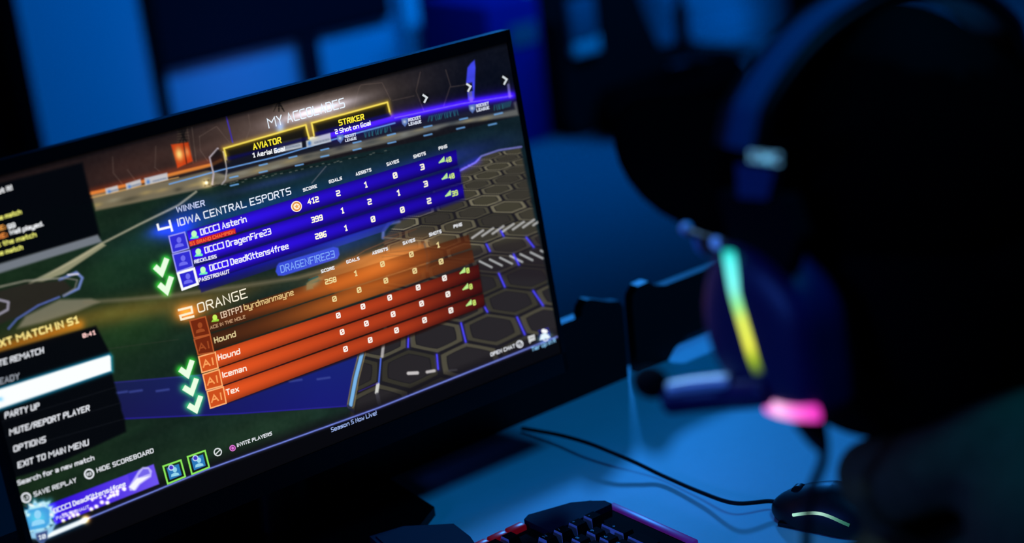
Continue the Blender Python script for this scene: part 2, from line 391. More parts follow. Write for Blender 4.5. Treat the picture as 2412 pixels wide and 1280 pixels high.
def line(pts, w, col, alpha=1.0, soft=1.2):
    xs = [p[0] for p in pts]; ys = [p[1] for p in pts]
    sl = rows_bbox(min(xs), min(ys), max(xs), max(ys), w + soft * 2)
    if sl is None: return
    X, Y = PX[sl], PY[sl]; d = np.full(X.shape, 1e9)
    for i in range(len(pts) - 1): d = np.minimum(d, seg_dist(X, Y, pts[i], pts[i + 1]))
    blend(sl, np.clip((w / 2 - d) / (2 * soft) + .5, 0, 1) * alpha, col)
def glow(x, y, rx, ry, ang, col, k=1.0):
    R_ = max(rx, ry) * 2.6; sl = rows_bbox(x - R_, y - R_, x + R_, y + R_, 0)
    if sl is None: return
    c, s = math.cos(math.radians(ang)), math.sin(math.radians(ang)); X, Y = PX[sl] - x, PY[sl] - y
    a = (X * c + Y * s) / rx; b = (-X * s + Y * c) / ry
    g = np.exp(-(a * a + b * b)) * k
    IMG[sl] = np.clip(IMG[sl] + g[..., None] * np.asarray(col, float), 0, 255)
def lglow(pts, w, col, k=1.0):
    xs = [p[0] for p in pts]; ys = [p[1] for p in pts]
    sl = rows_bbox(min(xs), min(ys), max(xs), max(ys), w * 3)
    if sl is None: return
    X, Y = PX[sl], PY[sl]; d = np.full(X.shape, 1e9)
    for i in range(len(pts) - 1): d = np.minimum(d, seg_dist(X, Y, pts[i], pts[i + 1]))
    IMG[sl] = np.clip(IMG[sl] + (np.exp(-(d / w) ** 2) * k)[..., None] * np.asarray(col, float), 0, 255)
def noise2(shape, cells, seed):
    rs = np.random.RandomState(seed); g = rs.rand(cells[0] + 2, cells[1] + 2)
    y = np.linspace(0, cells[0], shape[0]); x = np.linspace(0, cells[1], shape[1])
    yi = y.astype(int); xi = x.astype(int); fy = (y - yi)[:, None]; fx = (x - xi)[None, :]
    fy = fy * fy * (3 - 2 * fy); fx = fx * fx * (3 - 2 * fx)
    return (g[yi][:, xi] * (1 - fy) * (1 - fx) + g[yi + 1][:, xi] * fy * (1 - fx) + g[yi][:, xi + 1] * (1 - fy) * fx + g[yi + 1][:, xi + 1] * fy * fx)

# sky / stadium roof
def at_px(x):  # ramp over photo columns
    return np.clip(x, 0, 1)
t = np.clip(PX / 1250, 0, 1)
IMG[...] = np.stack([30 - 8 * t, 20 + 2 * t, 18 + 8 * t], -1)
glow(800, 240, 240, 50, -15, (44, 36, 27)); glow(560, 330, 180, 50, -15, (30, 22, 18)); glow(330, 390, 160, 45, -14, (22, 12, 8)); glow(720, 270, 160, 40, -15, (40, 36, 34))
glow(1150, 170, 130, 110, 0, (-16, -12, -4)); glow(980, 190, 120, 60, 0, (-12, -10, -6))
for s in ([(300, 400), (330, 440), (345, 500)], [(265, 370), (267, 408), (290, 436)], [(365, 395), (367, 345)], [(365, 395), (375, 403)], [(440, 300), (455, 385)], [(470, 322), (472, 355), (490, 380)], [(470, 322), (510, 298), (540, 335)], [(585, 270), (590, 300), (580, 327)],
          [(845, 210), (850, 200), (900, 195), (920, 235)], [(845, 210), (833, 255)], [(990, 170), (980, 215), (1000, 265)], [(925, 237), (975, 226)], [(1060, 205), (1045, 250)], [(1050, 165), (1062, 205), (1095, 200)], [(755, 225), (770, 215)]):
    line(s, 2.0, (105, 88, 80), .45)
for x, y in ((655, 240), (430, 320)):
    for k in range(7):
        line([(x - 14 + k * 4, y - 20), (x + 14 - k * 4 + k % 3 * 4, y + 22)], 2, (15, 12, 10), .8); line([(x - 12, y - 16 + k * 6), (x + 14, y - 22 + k * 7)], 1.6, (90, 80, 60), .5)
line([(530, 262), (548, 335)], 3, (60, 45, 190), .9); line([(452, 300), (462, 380)], 2, (110, 95, 85), .5)
# orange banner, blue flag
poly([(402.7, 341), (443.7, 335), (454, 380), (418, 396)], (205, 62, 16), 1, 2); line([(432, 337), (440, 388)], 2.5, (70, 25, 12), .9); glow(422, 363, 9, 15, -10, (60, 160, 110), 1.0); glow(441, 358, 5, 12, -10, (30, 90, 70), .8)
poly([(1118, 141), (1109, 149), (1101, 160), (1098, 195), (1103, 236), (1117, 234), (1120, 160)], (62, 68, 225), 1, 1.5)
line([(1105, 206), (1110, 236)], 9, (110, 110, 130), .7); line([(1196, 190), (1201, 228)], 6, (110, 110, 150), .8)
# field
def field(X, Y):
    t = np.clip((X - 100) / 1000, 0, 1)
    return np.stack([22 - 6 * t, 40 - 8 * t, 22 + 16 * t], -1)
poly([(-80, 520), (215, 478), (500, 440), (650, 405), (860, 358), (1000, 330), (1230, 270), (1330, 860), (-60, 1400)], field, 1, 2)
nz = noise2((NV, NU), (40, 30), 3); nz2 = noise2((NV, NU), (110, 200), 4)
IMG *= (0.88 + 0.24 * nz)[..., None]
IMG[...] = np.clip(IMG + (nz2[..., None] - .5) * 4, 0, 255)
glow(720, 460, 330, 34, -15, (0, 16, 42)); glow(330, 620, 130, 60, -20, (4, 14, 8)); glow(300, 780, 150, 60, -15, (8, 16, 2)); glow(640, 1010, 260, 60, -20, (10, 14, 4))
glow(1000, 390, 160, 22, -16, (14, 8, 70)); glow(640, 430, 120, 10, -14, (14, 14, 60), .8)
glow(250, 740, 200, 26, -12, (66, 38, 8)); glow(500, 700, 200, 20, -14, (44, 26, 8))
# stand ledge
def ledge(X, Y):
    t = np.clip((X - 250) / 800, 0, 1); return np.stack([124 - 26 * t, 112 - 12 * t, 86 + 12 * t], -1)
poly([(215, 458), (400, 425), (500, 400), (660, 370), (800, 333), (930, 300), (1060, 273), (1215, 240), (1222, 272), (1060, 296), (940, 330), (800, 362), (655, 398), (500, 440), (380, 466), (225, 497)], ledge, .95, 3)
for k in range(26):
    x = 230 + k * 38; y = 485 - (x - 230) * .222 + random.uniform(-6, 6) - (8 if x > 700 else 0)
    glow(x, y, random.uniform(8, 26), 5, -14, random.choice([(34, 26, 6), (-34, -30, -24), (20, 22, 22), (-26, -22, -16)]))
# boundary wall
def wl(X, Y):
    t = np.clip((X - 250) / 300, 0, 1); return np.stack([150 * (1 - t) + 20 * t, 88 * (1 - t) + 22 * t, 40 * (1 - t) + 50 * t], -1)
poly([(480, 398), (530, 372), (760, 318), (880, 288), (1000, 262), (1208, 230), (1214, 258), (1060, 288), (940, 312), (800, 345), (660, 376), (530, 412)], (18, 20, 32), .9, 3)
line([(215, 456), (330, 430), (430, 405), (500, 388), (520, 378)], 8, (190, 120, 52), .95, 2); lglow([(215, 452), (520, 375)], 9, (60, 18, 4), 1)
line([(215, 466), (420, 418)], 3, (235, 175, 95), .7)
lglow([(760, 322), (860, 296), (935, 276), (1090, 243), (1206, 225)], 9, (46, 10, 210), 1.1); lglow([(790, 318), (960, 270), (1206, 222)], 20, (14, 0, 70), .8)
line([(930, 278), (1090, 244), (1206, 226)], 2.5, (140, 120, 255), .8)
line([(399, 434), (520, 401), (645, 371), (795, 326), (930, 290)], 3.2, (110, 165, 235), .95)
# ad boards
for a_, b_, h in (((250, 458), (279, 450), 13), ((298, 447), (333, 436), 14), ((342, 437), (396, 424), 17), ((646, 362), (712, 348), 24), ((722, 348), (780, 334), 22)):
    poly([a_, b_, (b_[0] - 2, b_[1] - h), (a_[0] - 2, a_[1] - h)], (195, 200, 208), .92, 1.6)
    for k in range(5):
        x = a_[0] + (b_[0] - a_[0]) * (.35 + k * .12); y = a_[1] + (b_[1] - a_[1]) * (.35 + k * .12); line([(x, y - h * .3), (x + 4, y - h * .3 - 1)], h * .25, (120, 130, 150), .6)
    glow(a_[0] + 7, a_[1] - h * .5, 4, h * .3, 0, (-120, -70, 0))
for x, y in ((551, 417), (620, 388), (690, 370), (765, 352), (841, 335), (620, 405), (705, 389), (765, 368), (922, 317), (1008, 298), (1092, 280), (1174, 268), (923, 336), (841, 352), (1008, 318), (1085, 302), (1160, 293), (552, 436)):
    line([(x - 9, y + 2), (x + 9, y - 2)], 3.5, (110, 170, 235), .9)
for x, y in ((801, 328), (953, 289), (1112, 257)):
    poly([(x - 8, y - 9), (x + 8, y - 12), (x + 8, y), (x + 1, y + 10), (x - 6, y + 3)], (90, 120, 190), .9, 1); glow(x, y - 2, 4, 4, 0, (100, 90, 40))
for x, y, n in ((890, 310, 15), (1046, 272, 16), (1186, 249, 10)):
    for k in range(n):
        xx = x + (k - n / 2) * 4.3; yy = y - (k - n / 2) * 1.0; line([(xx, yy - 6), (xx + random.choice([-3, 3, 0]), yy + 6)], 1.8, (40, 110, 125), .9)
# goal frame and lamp
line([(513, 350), (494, 371), (499, 392), (503, 410), (500, 434)], 4.5, (175, 165, 175), .95); line([(526, 358), (531, 380), (534, 402), (531, 424), (523, 434)], 3.5, (165, 160, 165), .9); poly([(512, 352), (496, 372), (503, 400), (532, 395), (525, 360)], (14, 10, 12), .7, 2)
glow(486, 432, 14, 12, 0, (110, 90, 40)); poly([(480, 425), (492, 423), (494, 436), (482, 439)], (40, 26, 10), .8, 2); glow(486, 431, 5, 5, 0, (255, 240, 190), 1.3)
for k in range(60):
    x = 500 + k * 7; y = 441 - (x - 500) * .205 + random.uniform(-3, 3); line([(x, y), (x + 4, y - 1)], 2, random.choice([(10, 14, 14), (130, 130, 120)]), .6)
line([(768, 392), (734, 432)], 2, (110, 110, 120), .8)
# field lines
line([(70, 668), (180, 612), (240, 574), (330, 528), (420, 484), (462, 452)], 5, (165, 160, 135), .85, 1.8); poly([(85, 664), (180, 606), (240, 572), (250, 578), (150, 645), (100, 664)], (175, 168, 135), .8, 2)
line([(-60, 690), (60, 662), (150, 655)], 4, (150, 145, 130), .8); line([(140, 660), (180, 642), (194, 655), (185, 680), (150, 697)], 6, (120, 140, 215), .9, 2); line([(160, 648), (184, 646)], 4, (225, 220, 235), .9)
poly([(-60, 700), (60, 668), (150, 660), (170, 680), (140, 700), (60, 740), (-40, 780)], (42, 36, 30), .85, 4); line([(150, 655), (182, 660), (176, 680), (150, 697)], 3, (130, 125, 120), .8)
line([(140, 700), (90, 720), (40, 752), (20, 775)], 4, (90, 110, 190), .9); poly([(60, 745), (140, 706), (215, 704), (235, 712), (180, 735), (100, 760), (40, 775)], (140, 132, 112), .75, 4)
line([(-10, 705), (20, 712), (18, 730), (-10, 745)], 5, (170, 165, 185), .9)
line([(200, 712), (300, 706), (400, 697), (560, 676), (700, 655), (850, 615), (960, 560)], 9, (120, 112, 88), .6, 4)
line([(100, 890), (200, 830), (420, 800)], 2, (60, 60, 50), .4)
# hexagon floor
hexpoly = [(1075, 402), (1120, 382), (1150, 362), (1226, 348), (1330, 860), (960, 960), (820, 1010), (850, 830), (900, 770), (905, 560), (940, 520), (1000, 470)]
poly(hexpoly, lambda X, Y: np.stack([np.full(X.shape, 30.), np.full(X.shape, 27.), np.full(X.shape, 30.)], -1), .96, 3)
mask = np.zeros((NV, NU)); sl = rows_bbox(800, 340, 1330, 1010, 0)
_save = IMG.copy(); IMG[...] = 0; poly(hexpoly, (255, 255, 255), 1, 3); mask = IMG[..., 0] / 255; IMG[...] = _save
HM = np.linalg.inv(np.array([[122.20708, 87.20822, 963.88387], [-32.26005, 6.96501, 867.43338], [-0.0186136, 0.0938076, 1.0]]))
hw = HM[2, 0] * PX + HM[2, 1] * PY + HM[2, 2]
qx = (HM[0, 0] * PX + HM[0, 1] * PY + HM[0, 2]) / hw; qy = (HM[1, 0] * PX + HM[1, 1] * PY + HM[1, 2]) / hw
best = np.full(qx.shape, 1e9); second = best.copy(); cid = np.zeros(qx.shape)
r0 = np.floor(qy)
for dr in (-1, 0, 1, 2):
    rr = r0 + dr; offx = np.mod(rr, 2) * .5
    c0_ = np.round(qx - offx)
    for dc in (-1, 0, 1):
        dd = np.hypot(qx - offx - (c0_ + dc), (qy - rr) * .866); nb = dd < best
        second = np.where(nb, best, np.minimum(second, dd)); best = np.where(nb, dd, best); cid = np.where(nb, rr * 37 + c0_ + dc, cid)
edge = second - best
rnd = np.mod(np.sin(cid * 12.9898) * 43758.5453, 1.0)
top = np.clip((640 - PY - .12 * (PX - 1190)) / 60, 0, 1); bri = (.45 + .55 * rnd) * top + (1 - top) * (.42 + .25 * rnd)
sf = .035 + .05 * np.clip((560 - PY) / 200, 0, 1)
e1 = np.clip((.26 - edge) / sf + .5, 0, 1) * np.clip((edge - .085) / sf + .5, 0, 1)
kh = np.stack([128 * bri, 122 * bri, 98 * bri], -1)
inner = np.clip((edge - .28) / sf, 0, 1)
a = (mask * e1 * .9)[..., None]; IMG[...] = IMG * (1 - a) + kh * a
IMG[...] += (mask * inner)[..., None] * (np.stack([26 * bri * top + 10, 26 * bri * top + 9, 10 * bri * top + 8], -1))
poly([(1060, 596), (1300, 548), (1330, 660), (1120, 650), (1040, 640)], (34, 28, 32), .55, 8)
line([(1080, 404), (1120, 383), (1134, 368), (1175, 354), (1228, 346)], 4, (120, 120, 200), .9); lglow([(1075, 404), (1125, 378)], 9, (20, 10, 120), .8)
line([(902, 560), (903, 545), (915, 528), (940, 522)], 7, (110, 125, 200), .7, 2.5); line([(905, 560), (1010, 568)], 3, (120, 115, 95), .7)
line([(903, 560), (980, 540), (860, 590), (780, 640), (730, 655)], 2.5, (100, 65, 40), .6)
for i in range(7):
    x = 1112 + i * 24; y = 557 - i * 5; line([(x, y + 4), (x + 26, y - 14)], 5, (190, 190, 190), .85)
for i in range(7):
    x = 1130 + i * 24; y = 622 - i * 4.2; line([(x, y - 6), (x + 28, y + 8)], 5, (185, 188, 190), .85)
for a_, b_ in (((1180, 545), (1186, 556)), ((1146, 576), (1154, 592)), ((1240, 560), (1257, 582)), ((1210, 600), (1222, 624)), ((1175, 645), (1189, 676)), ((1256, 686), (1279, 720)), ((1141, 722), (1148, 735)), ((1218, 748), (1236, 788)), ((1086, 762), (1097, 806)), ((962, 790), (961, 818)), ((1029, 836), (1032, 870))):
    line([a_, b_], 3.5, (70, 62, 225), .95); lglow([a_, b_], 5, (20, 20, 110), .6)
line([(908, 768), (900, 840)], 7, (190, 185, 185), .85); line([(897, 845), (892, 905)], 3.5, (80, 110, 235), .95); line([(890, 906), (887, 926)], 8, (215, 215, 210), .95); line([(889, 930), (893, 950)], 9, (60, 58, 66), .8)
line([(890, 903), (845, 923)], 2, (60, 40, 160), .8); line([(962, 880), (983, 879)], 8, (205, 200, 200), .95); line([(1006, 877), (1023, 874)], 7, (205, 200, 200), .9); line([(1058, 874), (1075, 872)], 5, (80, 78, 84), .7)
# blue goal zone and its border
poly([(268, 902), (520, 880), (700, 850), (848, 832), (833, 890), (818, 957), (560, 975), (290, 988)], lambda X, Y: np.stack([24 + 0 * X, 34 - 10 * np.clip((Y - 860) / 110, 0, 1), 78 + 44 * np.clip((X - 250) / 500, 0, 1)], -1), .93, 3)
line([(290, 987), (560, 975), (818, 957)], 3, (44, 30, 170), .8); line([(268, 902), (520, 880)], 3, (50, 40, 160), .6)
for x, y in ((320, 922), (383, 920), (696, 897), (762, 892), (285, 925)): line([(x - 14, y + 2), (x + 14, y - 2)], 5, (60, 72, 150), .8, 2)
line([(853, 832), (838, 890), (826, 955)], 17, (150, 135, 95), .95); line([(853, 832), (838, 890), (826, 955)], 13, (40, 36, 40), .95); line([(853, 832), (838, 890), (826, 955)], 9, (120, 180, 235), .98)
line([(820, 958), (832, 970)], 8, (30, 34, 66), .7)
# dark strip along the bottom
poly([(-80, 1330), (200, 1195), (490, 1085), (890, 950), (1320, 780), (1340, 880), (-60, 1420)], (16, 13, 15), .85, 14)
poly([(-80, 1345), (200, 1228), (490, 1113), (890, 967), (1320, 797), (1340, 880), (-60, 1420)], (6, 5, 6), .92, 3)
# accolades
glow(740, 264, 95, 17, -15.2, (100, 100, 112)); glow(752, 258, 75, 8, -15.2, (84, 90, 106)); glow(660, 300, 10, 12, 0, (50, 90, 140))
poly([(527, 350), (720, 295), (728, 330), (534, 380)], (16, 15, 6), .82, 2); poly([(735, 290), (913, 241), (919, 274), (742, 322)], (16, 15, 6), .82, 2)
for s in ([(534, 376), (527.5, 350), (720, 294.5), (728, 326)], [(740, 320), (734, 290), (912.5, 241), (919, 268)]):
    lglow(s, 7, (120, 96, 8), .7); line(s, 4, (250, 225, 92), .98)
poly([(534, 380), (640, 352), (724, 330), (724, 322), (640, 345), (534, 370)], (16, 14, 90), .7, 3); poly([(742, 322), (919, 274), (919, 266), (742, 312)], (20, 14, 120), .7, 3)
# winner glow
glow(420, 540, 42, 22, -16, (22, 22, 215)); glow(440, 500, 60, 26, -16, (0, 10, 70)); glow(540, 505, 150, 24, -16, (0, 16, 60), .8)
glow(375, 545, 30, 14, -16, (10, 20, 120))
# blue rows
def quad(TL, TR, BR, BL, f, alpha=1.0, fade_r=0.0):
    poly([TL, TR, BR, BL], lambda X, Y: f(np.clip((X - TL[0]) / (TR[0] - TL[0]), 0, 1), np.clip((Y - (TL[1] + (TR[1] - TL[1]) * (X - TL[0]) / (TR[0] - TL[0]))) / (BL[1] - TL[1]), 0, 1)), alpha, 1.4)
def blue(s, t): 
    k = .62 + .55 * np.sin(np.clip(t * .9 + .12, 0, 1) * PI) ; return np.stack([(46 - 24 * s) * k, (16 - 12 * s) * k, (216 - 84 * s) * k], -1)
poly([(450, 585), (1081, 392), (1094, 470), (1010, 500), (930, 522), (700, 600), (470, 680)], (16, 10, 120), .75, 5)
quad((440, 545), (1074, 353), (1078, 389), (448, 582), blue); quad((450, 587), (1081, 396), (1086, 429), (458, 623), blue); quad((460, 629), (1089, 434), (1093, 466), (468, 665), blue)
def bluefade(s, t): return np.stack([20 + 20 * s, 16 + 34 * s, 150 + 30 * s - 60 * t], -1)
quad((469, 668), (930, 520), (905, 545), (474, 690), bluefade, .75)
glow(820, 575, 90, 22, -17, (10, 20, 60))
# name pill
poly([(652, 627), (657, 620), (785, 582), (797, 584), (800, 600), (795, 610), (668, 650), (655, 650), (649, 640)], (58, 78, 222), .97, 1.6)
# orange car glow and rows
glow(880, 625, 120, 34, -17, (150, 78, 20), 1.0); glow(960, 600, 60, 24, -17, (60, 36, 16))
poly([(745, 655), (820, 610), (1000, 572), (1012, 600), (1008, 640), (900, 672), (790, 690)], (188, 108, 48), .75, 5)
for k in range(5): line([(880 + k * 20, 600 + k * 6), (1004, 585 + k * 11)], 1.5, (120, 80, 44), .6)
line([(1000, 575), (1006, 600), (1006, 638)], 5, (110, 96, 84), .8, 2)
def odim(s, t):
    k = .8 + .3 * np.sin(t * PI); m_ = np.exp(-((s - .55) / .28) ** 2)
    return np.stack([(74 + 118 * m_) * k, (32 + 60 * m_) * k, (12 + 14 * m_) * k], -1)
quad((486, 745), (1104, 553), (1110, 585), (494, 785), odim, .8); quad((496, 787), (1112, 588), (1118, 618), (504, 826), odim, .8)
glow(900, 620, 60, 22, -17, (40, 26, 12)); glow(640, 720, 120, 10, -17, (30, 10, 2))
def orow(s, t):
    k = .74 + .36 * np.sin(np.clip(t * .85 + .15, 0, 1) * PI); f = np.where(s < .7, 1 - .28 * s / .7, .72 - .42 * (s - .7) / .3)
    return np.stack([212 * f * k, 78 * f * k - 10 * s, 26 * f * k + 2], -1)
poly([(510, 828), (1127, 623), (1142, 722), (1000, 782), (534, 952)], (30, 12, 6), .85, 3)
quad((507, 828), (1126, 624), (1130, 653), (514, 866), orow); quad((516, 869), (1131, 658), (1136, 688), (524, 908), orow); quad((526, 911), (1138, 693), (1141, 721), (534, 950), orow)
glow(452, 735, 40, 20, -17, (150, 66, 10)); glow(520, 725, 70, 18, -17, (30, 16, 4)); glow(435, 738, 20, 18, 0, (150, 70, 20))
glow(738, 668, 20, 9, -30, (30, 60, 60)); poly([(722, 668), (738, 655), (752, 652), (748, 662), (735, 668), (738, 680), (722, 684)], (150, 126, 82), .8, 2); line([(728, 660), (748, 652)], 4, (40, 90, 90), .8)
# checks glow
CHECKS = [[(367, 631), (380, 643), (391, 613)], [(377, 673), (392, 686), (402, 656)], [(426, 872), (441, 883), (451, 853)], [(435, 915), (451, 925), (461, 896)], [(446, 957), (461, 966), (471, 937)]]
for c_ in CHECKS: lglow(c_, 11, (40, 205, 40), .95)
# chat panel
poly([(-80, 452), (194, 383), (236, 556), (-60, 640)], (3, 4, 5), .97, 4)
poly([(-60, 640), (230, 553), (240, 570), (-60, 662)], (118, 124, 134), .95, 2.5)
# menu panel
lglow([(-40, 832), (90, 795), (186, 766)], 14, (150, 62, 0), .8)
poly([(-80, 852), (226, 768), (262, 838), (263, 876), (272, 914), (276, 930), (284, 952), (286, 968), (294, 990), (297, 1018), (120, 1100), (-40, 1150)], (4, 4, 6), .93, 3)
for y0 in (918, 955, 992): line([(-40, y0 + 90), (272 + (y0 - 918) * .3, y0 - 5)], 1.5, (30, 32, 40), .6)
WB = [(-60, 936), (257, 837), (260.5, 841), (262, 874), (-60, 983)]
lglow(WB + [WB[0]], 6, (20, 130, 170), .8); poly(WB, (252, 255, 255), 1, 1.6); glow(0, 941, 7, 5, 0, (-120, -40, 0))
# progress line
lglow([(205, 1223), (490, 1106), (890, 962), (1312, 794)], 4, (30, 34, 110), .6); line([(205, 1223), (490, 1106), (890, 962), (1312, 794)], 2.8, (130, 150, 245), .95)
lglow([(100, 1268), (197, 1228)], 9, (40, 110, 170), .7); line([(100, 1268), (197, 1228)], 11, (244, 252, 255), 1, 2); glow(203, 1224, 9, 9, 0, (255, 170, 60)); glow(201, 1225, 6, 6, 0, (200, 220, 150))
# name banner
def bann(s, t): return np.stack([44 + 64 * s, 8 + 74 * s, 215 + 25 * s], -1)
quad((112, 1190), (362, 1094), (375, 1141), (130, 1237), bann, 1)
poly([(300, 1118), (330, 1108), (336, 1122), (306, 1136)], (70, 50, 225), .8, 2)
poly([(303, 1148), (326, 1110), (336, 1101), (350, 1101), (358, 1110), (356, 1124), (330, 1142), (320, 1156), (306, 1157)], (196, 190, 255), .9, 1.6); poly([(325, 1122), (337, 1106), (349, 1106), (353, 1116), (326, 1126)], (108, 92, 232), .9, 1.5)
poly([(304, 1148), (322, 1128), (353, 1122), (328, 1140), (316, 1156)], (250, 250, 255), .95, 1.5)
for k in range(26):
    u_ = random.random(); x = 145 + u_ * 150; y = 1232 - u_ * 75 - random.random() * 22; glow(x, y, 2.6, 2.6, 0, (210, 220, 100), 1.2)
for x, y in ((149, 1227), (172, 1214), (183, 1213), (253, 1185), (215, 1200), (227, 1194), (240, 1184), (268, 1167), (292, 1152), (276, 1158)): glow(x, y, 4, 3.6, 0, (255, 255, 120), 1.6)
# badge
ice = []
for k in range(36):
    a_ = 2 * PI * k / 36; r_ = 40 + 5 * math.sin(k * 2.7) + 3 * math.sin(k * 5.1); ice.append((87 + r_ * math.cos(a_) * .98 + 2, 1220 + r_ * math.sin(a_) * .95 - 4 * math.cos(a_) * 2))
lglow(ice + [ice[0]], 8, (30, 80, 110), .8); poly(ice, (190, 236, 250), .98, 2)
for k in range(40):
    a_ = random.random() * 2 * PI; r_ = random.uniform(30, 42); glow(87 + r_ * math.cos(a_), 1220 + r_ * math.sin(a_), 5, 2.5, random.uniform(0, 180), random.choice([(-70, -40, -10), (60, 20, 5), (-40, -20, 0)]), 1)
poly([(60, 1214), (68, 1202), (104, 1194), (117, 1202), (117, 1232), (106, 1244), (70, 1250), (62, 1242)], (64, 150, 222), .98, 2); glow(88, 1222, 20, 18, 0, (20, 60, 20)); glow(66, 1214, 5, 4, -30, (160, 100, 30))
poly([(60, 1258), (114, 1246), (132, 1232), (124, 1252), (112, 1262), (100, 1285), (84, 1270), (52, 1268)], (150, 205, 240), .95, 2)
poly([(84, 1258), (112, 1250), (112, 1268), (100, 1284), (86, 1272)], (60, 78, 130), .95, 1.6)
# chevron tiles
for x, y in ((1000, 232), (1103, 206), (1188, 189)): poly([(x - 10, y - 8), (x + 9, y - 12), (x + 11, y + 8), (x - 8, y + 12)], (12, 12, 14), .9, 1.5)
line([(1093, 200), (1110, 196)], 1.5, (90, 90, 90), .6)
poly([(1268, 780), (1291, 773), (1296, 797), (1272, 805)], (16, 16, 80), .95, 1.5); line([(1268, 780), (1291, 773), (1296, 797)], 1.5, (60, 60, 190), .9)
glow(1283, 795, 14, 8, -20, (60, 130, 170))
# dark gradient toward the top edge
IMG *= np.clip(.25 + VV / .006, 0, 1)[..., None]
IMG = np.clip(IMG, 0, 255)
def put_color(me, rgb):
    at_ = me.color_attributes.new('col', 'FLOAT_COLOR', 'POINT')
    a = np.ones((len(me.vertices), 4), dtype=np.float32); a[:, :3] = rgb; at_.data.foreach_set('color', a.ravel())
co = (S0[None, None, :] + UU[..., None] * SX + VV[..., None] * SDN).reshape(-1, 3)
idx = np.arange(NU * NV).reshape(NV, NU)
f = np.stack([idx[:-1, :-1], idx[1:, :-1], idx[1:, 1:], idx[:-1, 1:]], -1).reshape(-1, 4)
me = bpy.data.meshes.new('display'); me.vertices.add(len(co)); me.vertices.foreach_set('co', co.ravel())
me.loops.add(f.size); me.loops.foreach_set('vertex_index', f.ravel().astype(np.int32))
me.polygons.add(len(f)); me.polygons.foreach_set('loop_start', np.arange(0, f.size, 4, dtype=np.int32)); me.polygons.foreach_set('loop_total', np.full(len(f), 4, dtype=np.int32))
me.update(); put_color(me, lin(IMG.reshape(-1, 3)))
display = link_mesh('display', me, M['pixels'], mon, smooth=False)

# ---------------------------------------------------------------- crisp lettering and icons on the display
_glyph = {}
def glyphs(s, bold, shear):
    key = (s, bold, shear)
    if key in _glyph: return _glyph[key]
    cu = bpy.data.curves.new('t', 'FONT'); cu.body = s; cu.size = 1; cu.offset = bold; cu.shear = shear; cu.resolution_u = 3; cu.space_character = 1.02
    o = bpy.data.objects.new('t', cu); C.objects.link(o); dg = bpy.context.evaluated_depsgraph_get()
    m_ = bpy.data.meshes.new_from_object(o.evaluated_get(dg)); v = np.array([list(x.co) for x in m_.vertices]); fs = [tuple(p.vertices) for p in m_.polygons]
    bpy.data.objects.remove(o); bpy.data.curves.remove(cu); bpy.data.meshes.remove(m_)
    _glyph[key] = (v, fs); return v, fs
GL = {'A': '002640 1232', 'B': '00064643034340 0043400000', 'C': '~46060040', 'D': '00063645413000', 'E': '46060040 0333', 'F': '460600 0333', 'G': '~460600404323', 'H': '0006 4046 0343', 'I': '0006', 'J': '~46400002',
'K': '0006 460340', 'L': '060040', 'M': '0006336660', 'N': '00064046', 'O': '~030646400003', 'P': '~0006464303', 'Q': '~030646400003 3140', 'R': '~0006464303 2340', 'S': '~460603434000', 'T': '0646 2620', 'U': '~06004046', 'V': '062046', 'W': '0610355066', 'X': '0046 0640', 'Y': '062346 2320', 'Z': '06460040',
'0': '~030646400003 1234', '1': '052620 1030', '2': '~064643030040', '3': '~06464000 1343', '4': '30360242', '5': '~460603434000', '6': '~460600404303', '7': '064620', '8': '~030646400003 0343', '9': '~430306464000',
'a': '~044440000242', 'b': '~0600404404', 'c': '~44040040', 'd': '~4640000444', 'e': '~024244040040', 'f': '3616120 10', 'g': '~400004444b0b', 'h': '0600 ~044440', 'i': '000e 0c0d', 'k': '0600 340230', 'l': '0600', 'm': '~00046460 3430', 'n': '~00044440', 'o': '~020444400002', 'p': '~0b04444000', 'r': '~000434', 's': '~440402424000', 't': '~161030 0434', 'u': '~04004044', 'v': '042044', 'w': '0410223044', 'x': '0044 0440', 'y': '04004044 444b0b', 'z': '04440040',
'[': '26060020', ']': '06262000', '/': '0036', '!': '060f 000g', '.': '000g', ':': '000g 030e', '-': '0333', ' ': ''}
GL['B'] = '~0006464303 4340 43400000'; GL['f'] = '~361610 0434'; GL['B'] = '0006364543334100 0333'
GL['B'] = '00063645443342413000 0333'
def sglyph(ch):
    out = []
    for st in GL.get(ch, '').split(' '):
        rnd_ = st.startswith('~'); st = st.lstrip('~')
        if len(st) < 4: continue
        dec = {'a': -1, 'b': -2, 'c': 5.5, 'd': 6.0, 'e': 3.6, 'f': 2.3, 'g': .3}
        pts = [np.array([float(dec.get(st[i], st[i])), float(dec.get(st[i + 1], st[i + 1]))]) for i in range(0, len(st) - 1, 2)]
        if rnd_:
            q = [pts[0]]
            for i in range(1, len(pts) - 1):
                a, b, c = pts[i - 1], pts[i], pts[i + 1]; la = np.linalg.norm(a - b); lc = np.linalg.norm(c - b); r_ = min(.9, la / 2, lc / 2)
                p0 = b + (a - b) / la * r_; p1 = b + (c - b) / lc * r_; q += [p0, b * .5 + (p0 + p1) * .25, p1]
            q.append(pts[-1]); pts = q
        out.append(pts)
    return out
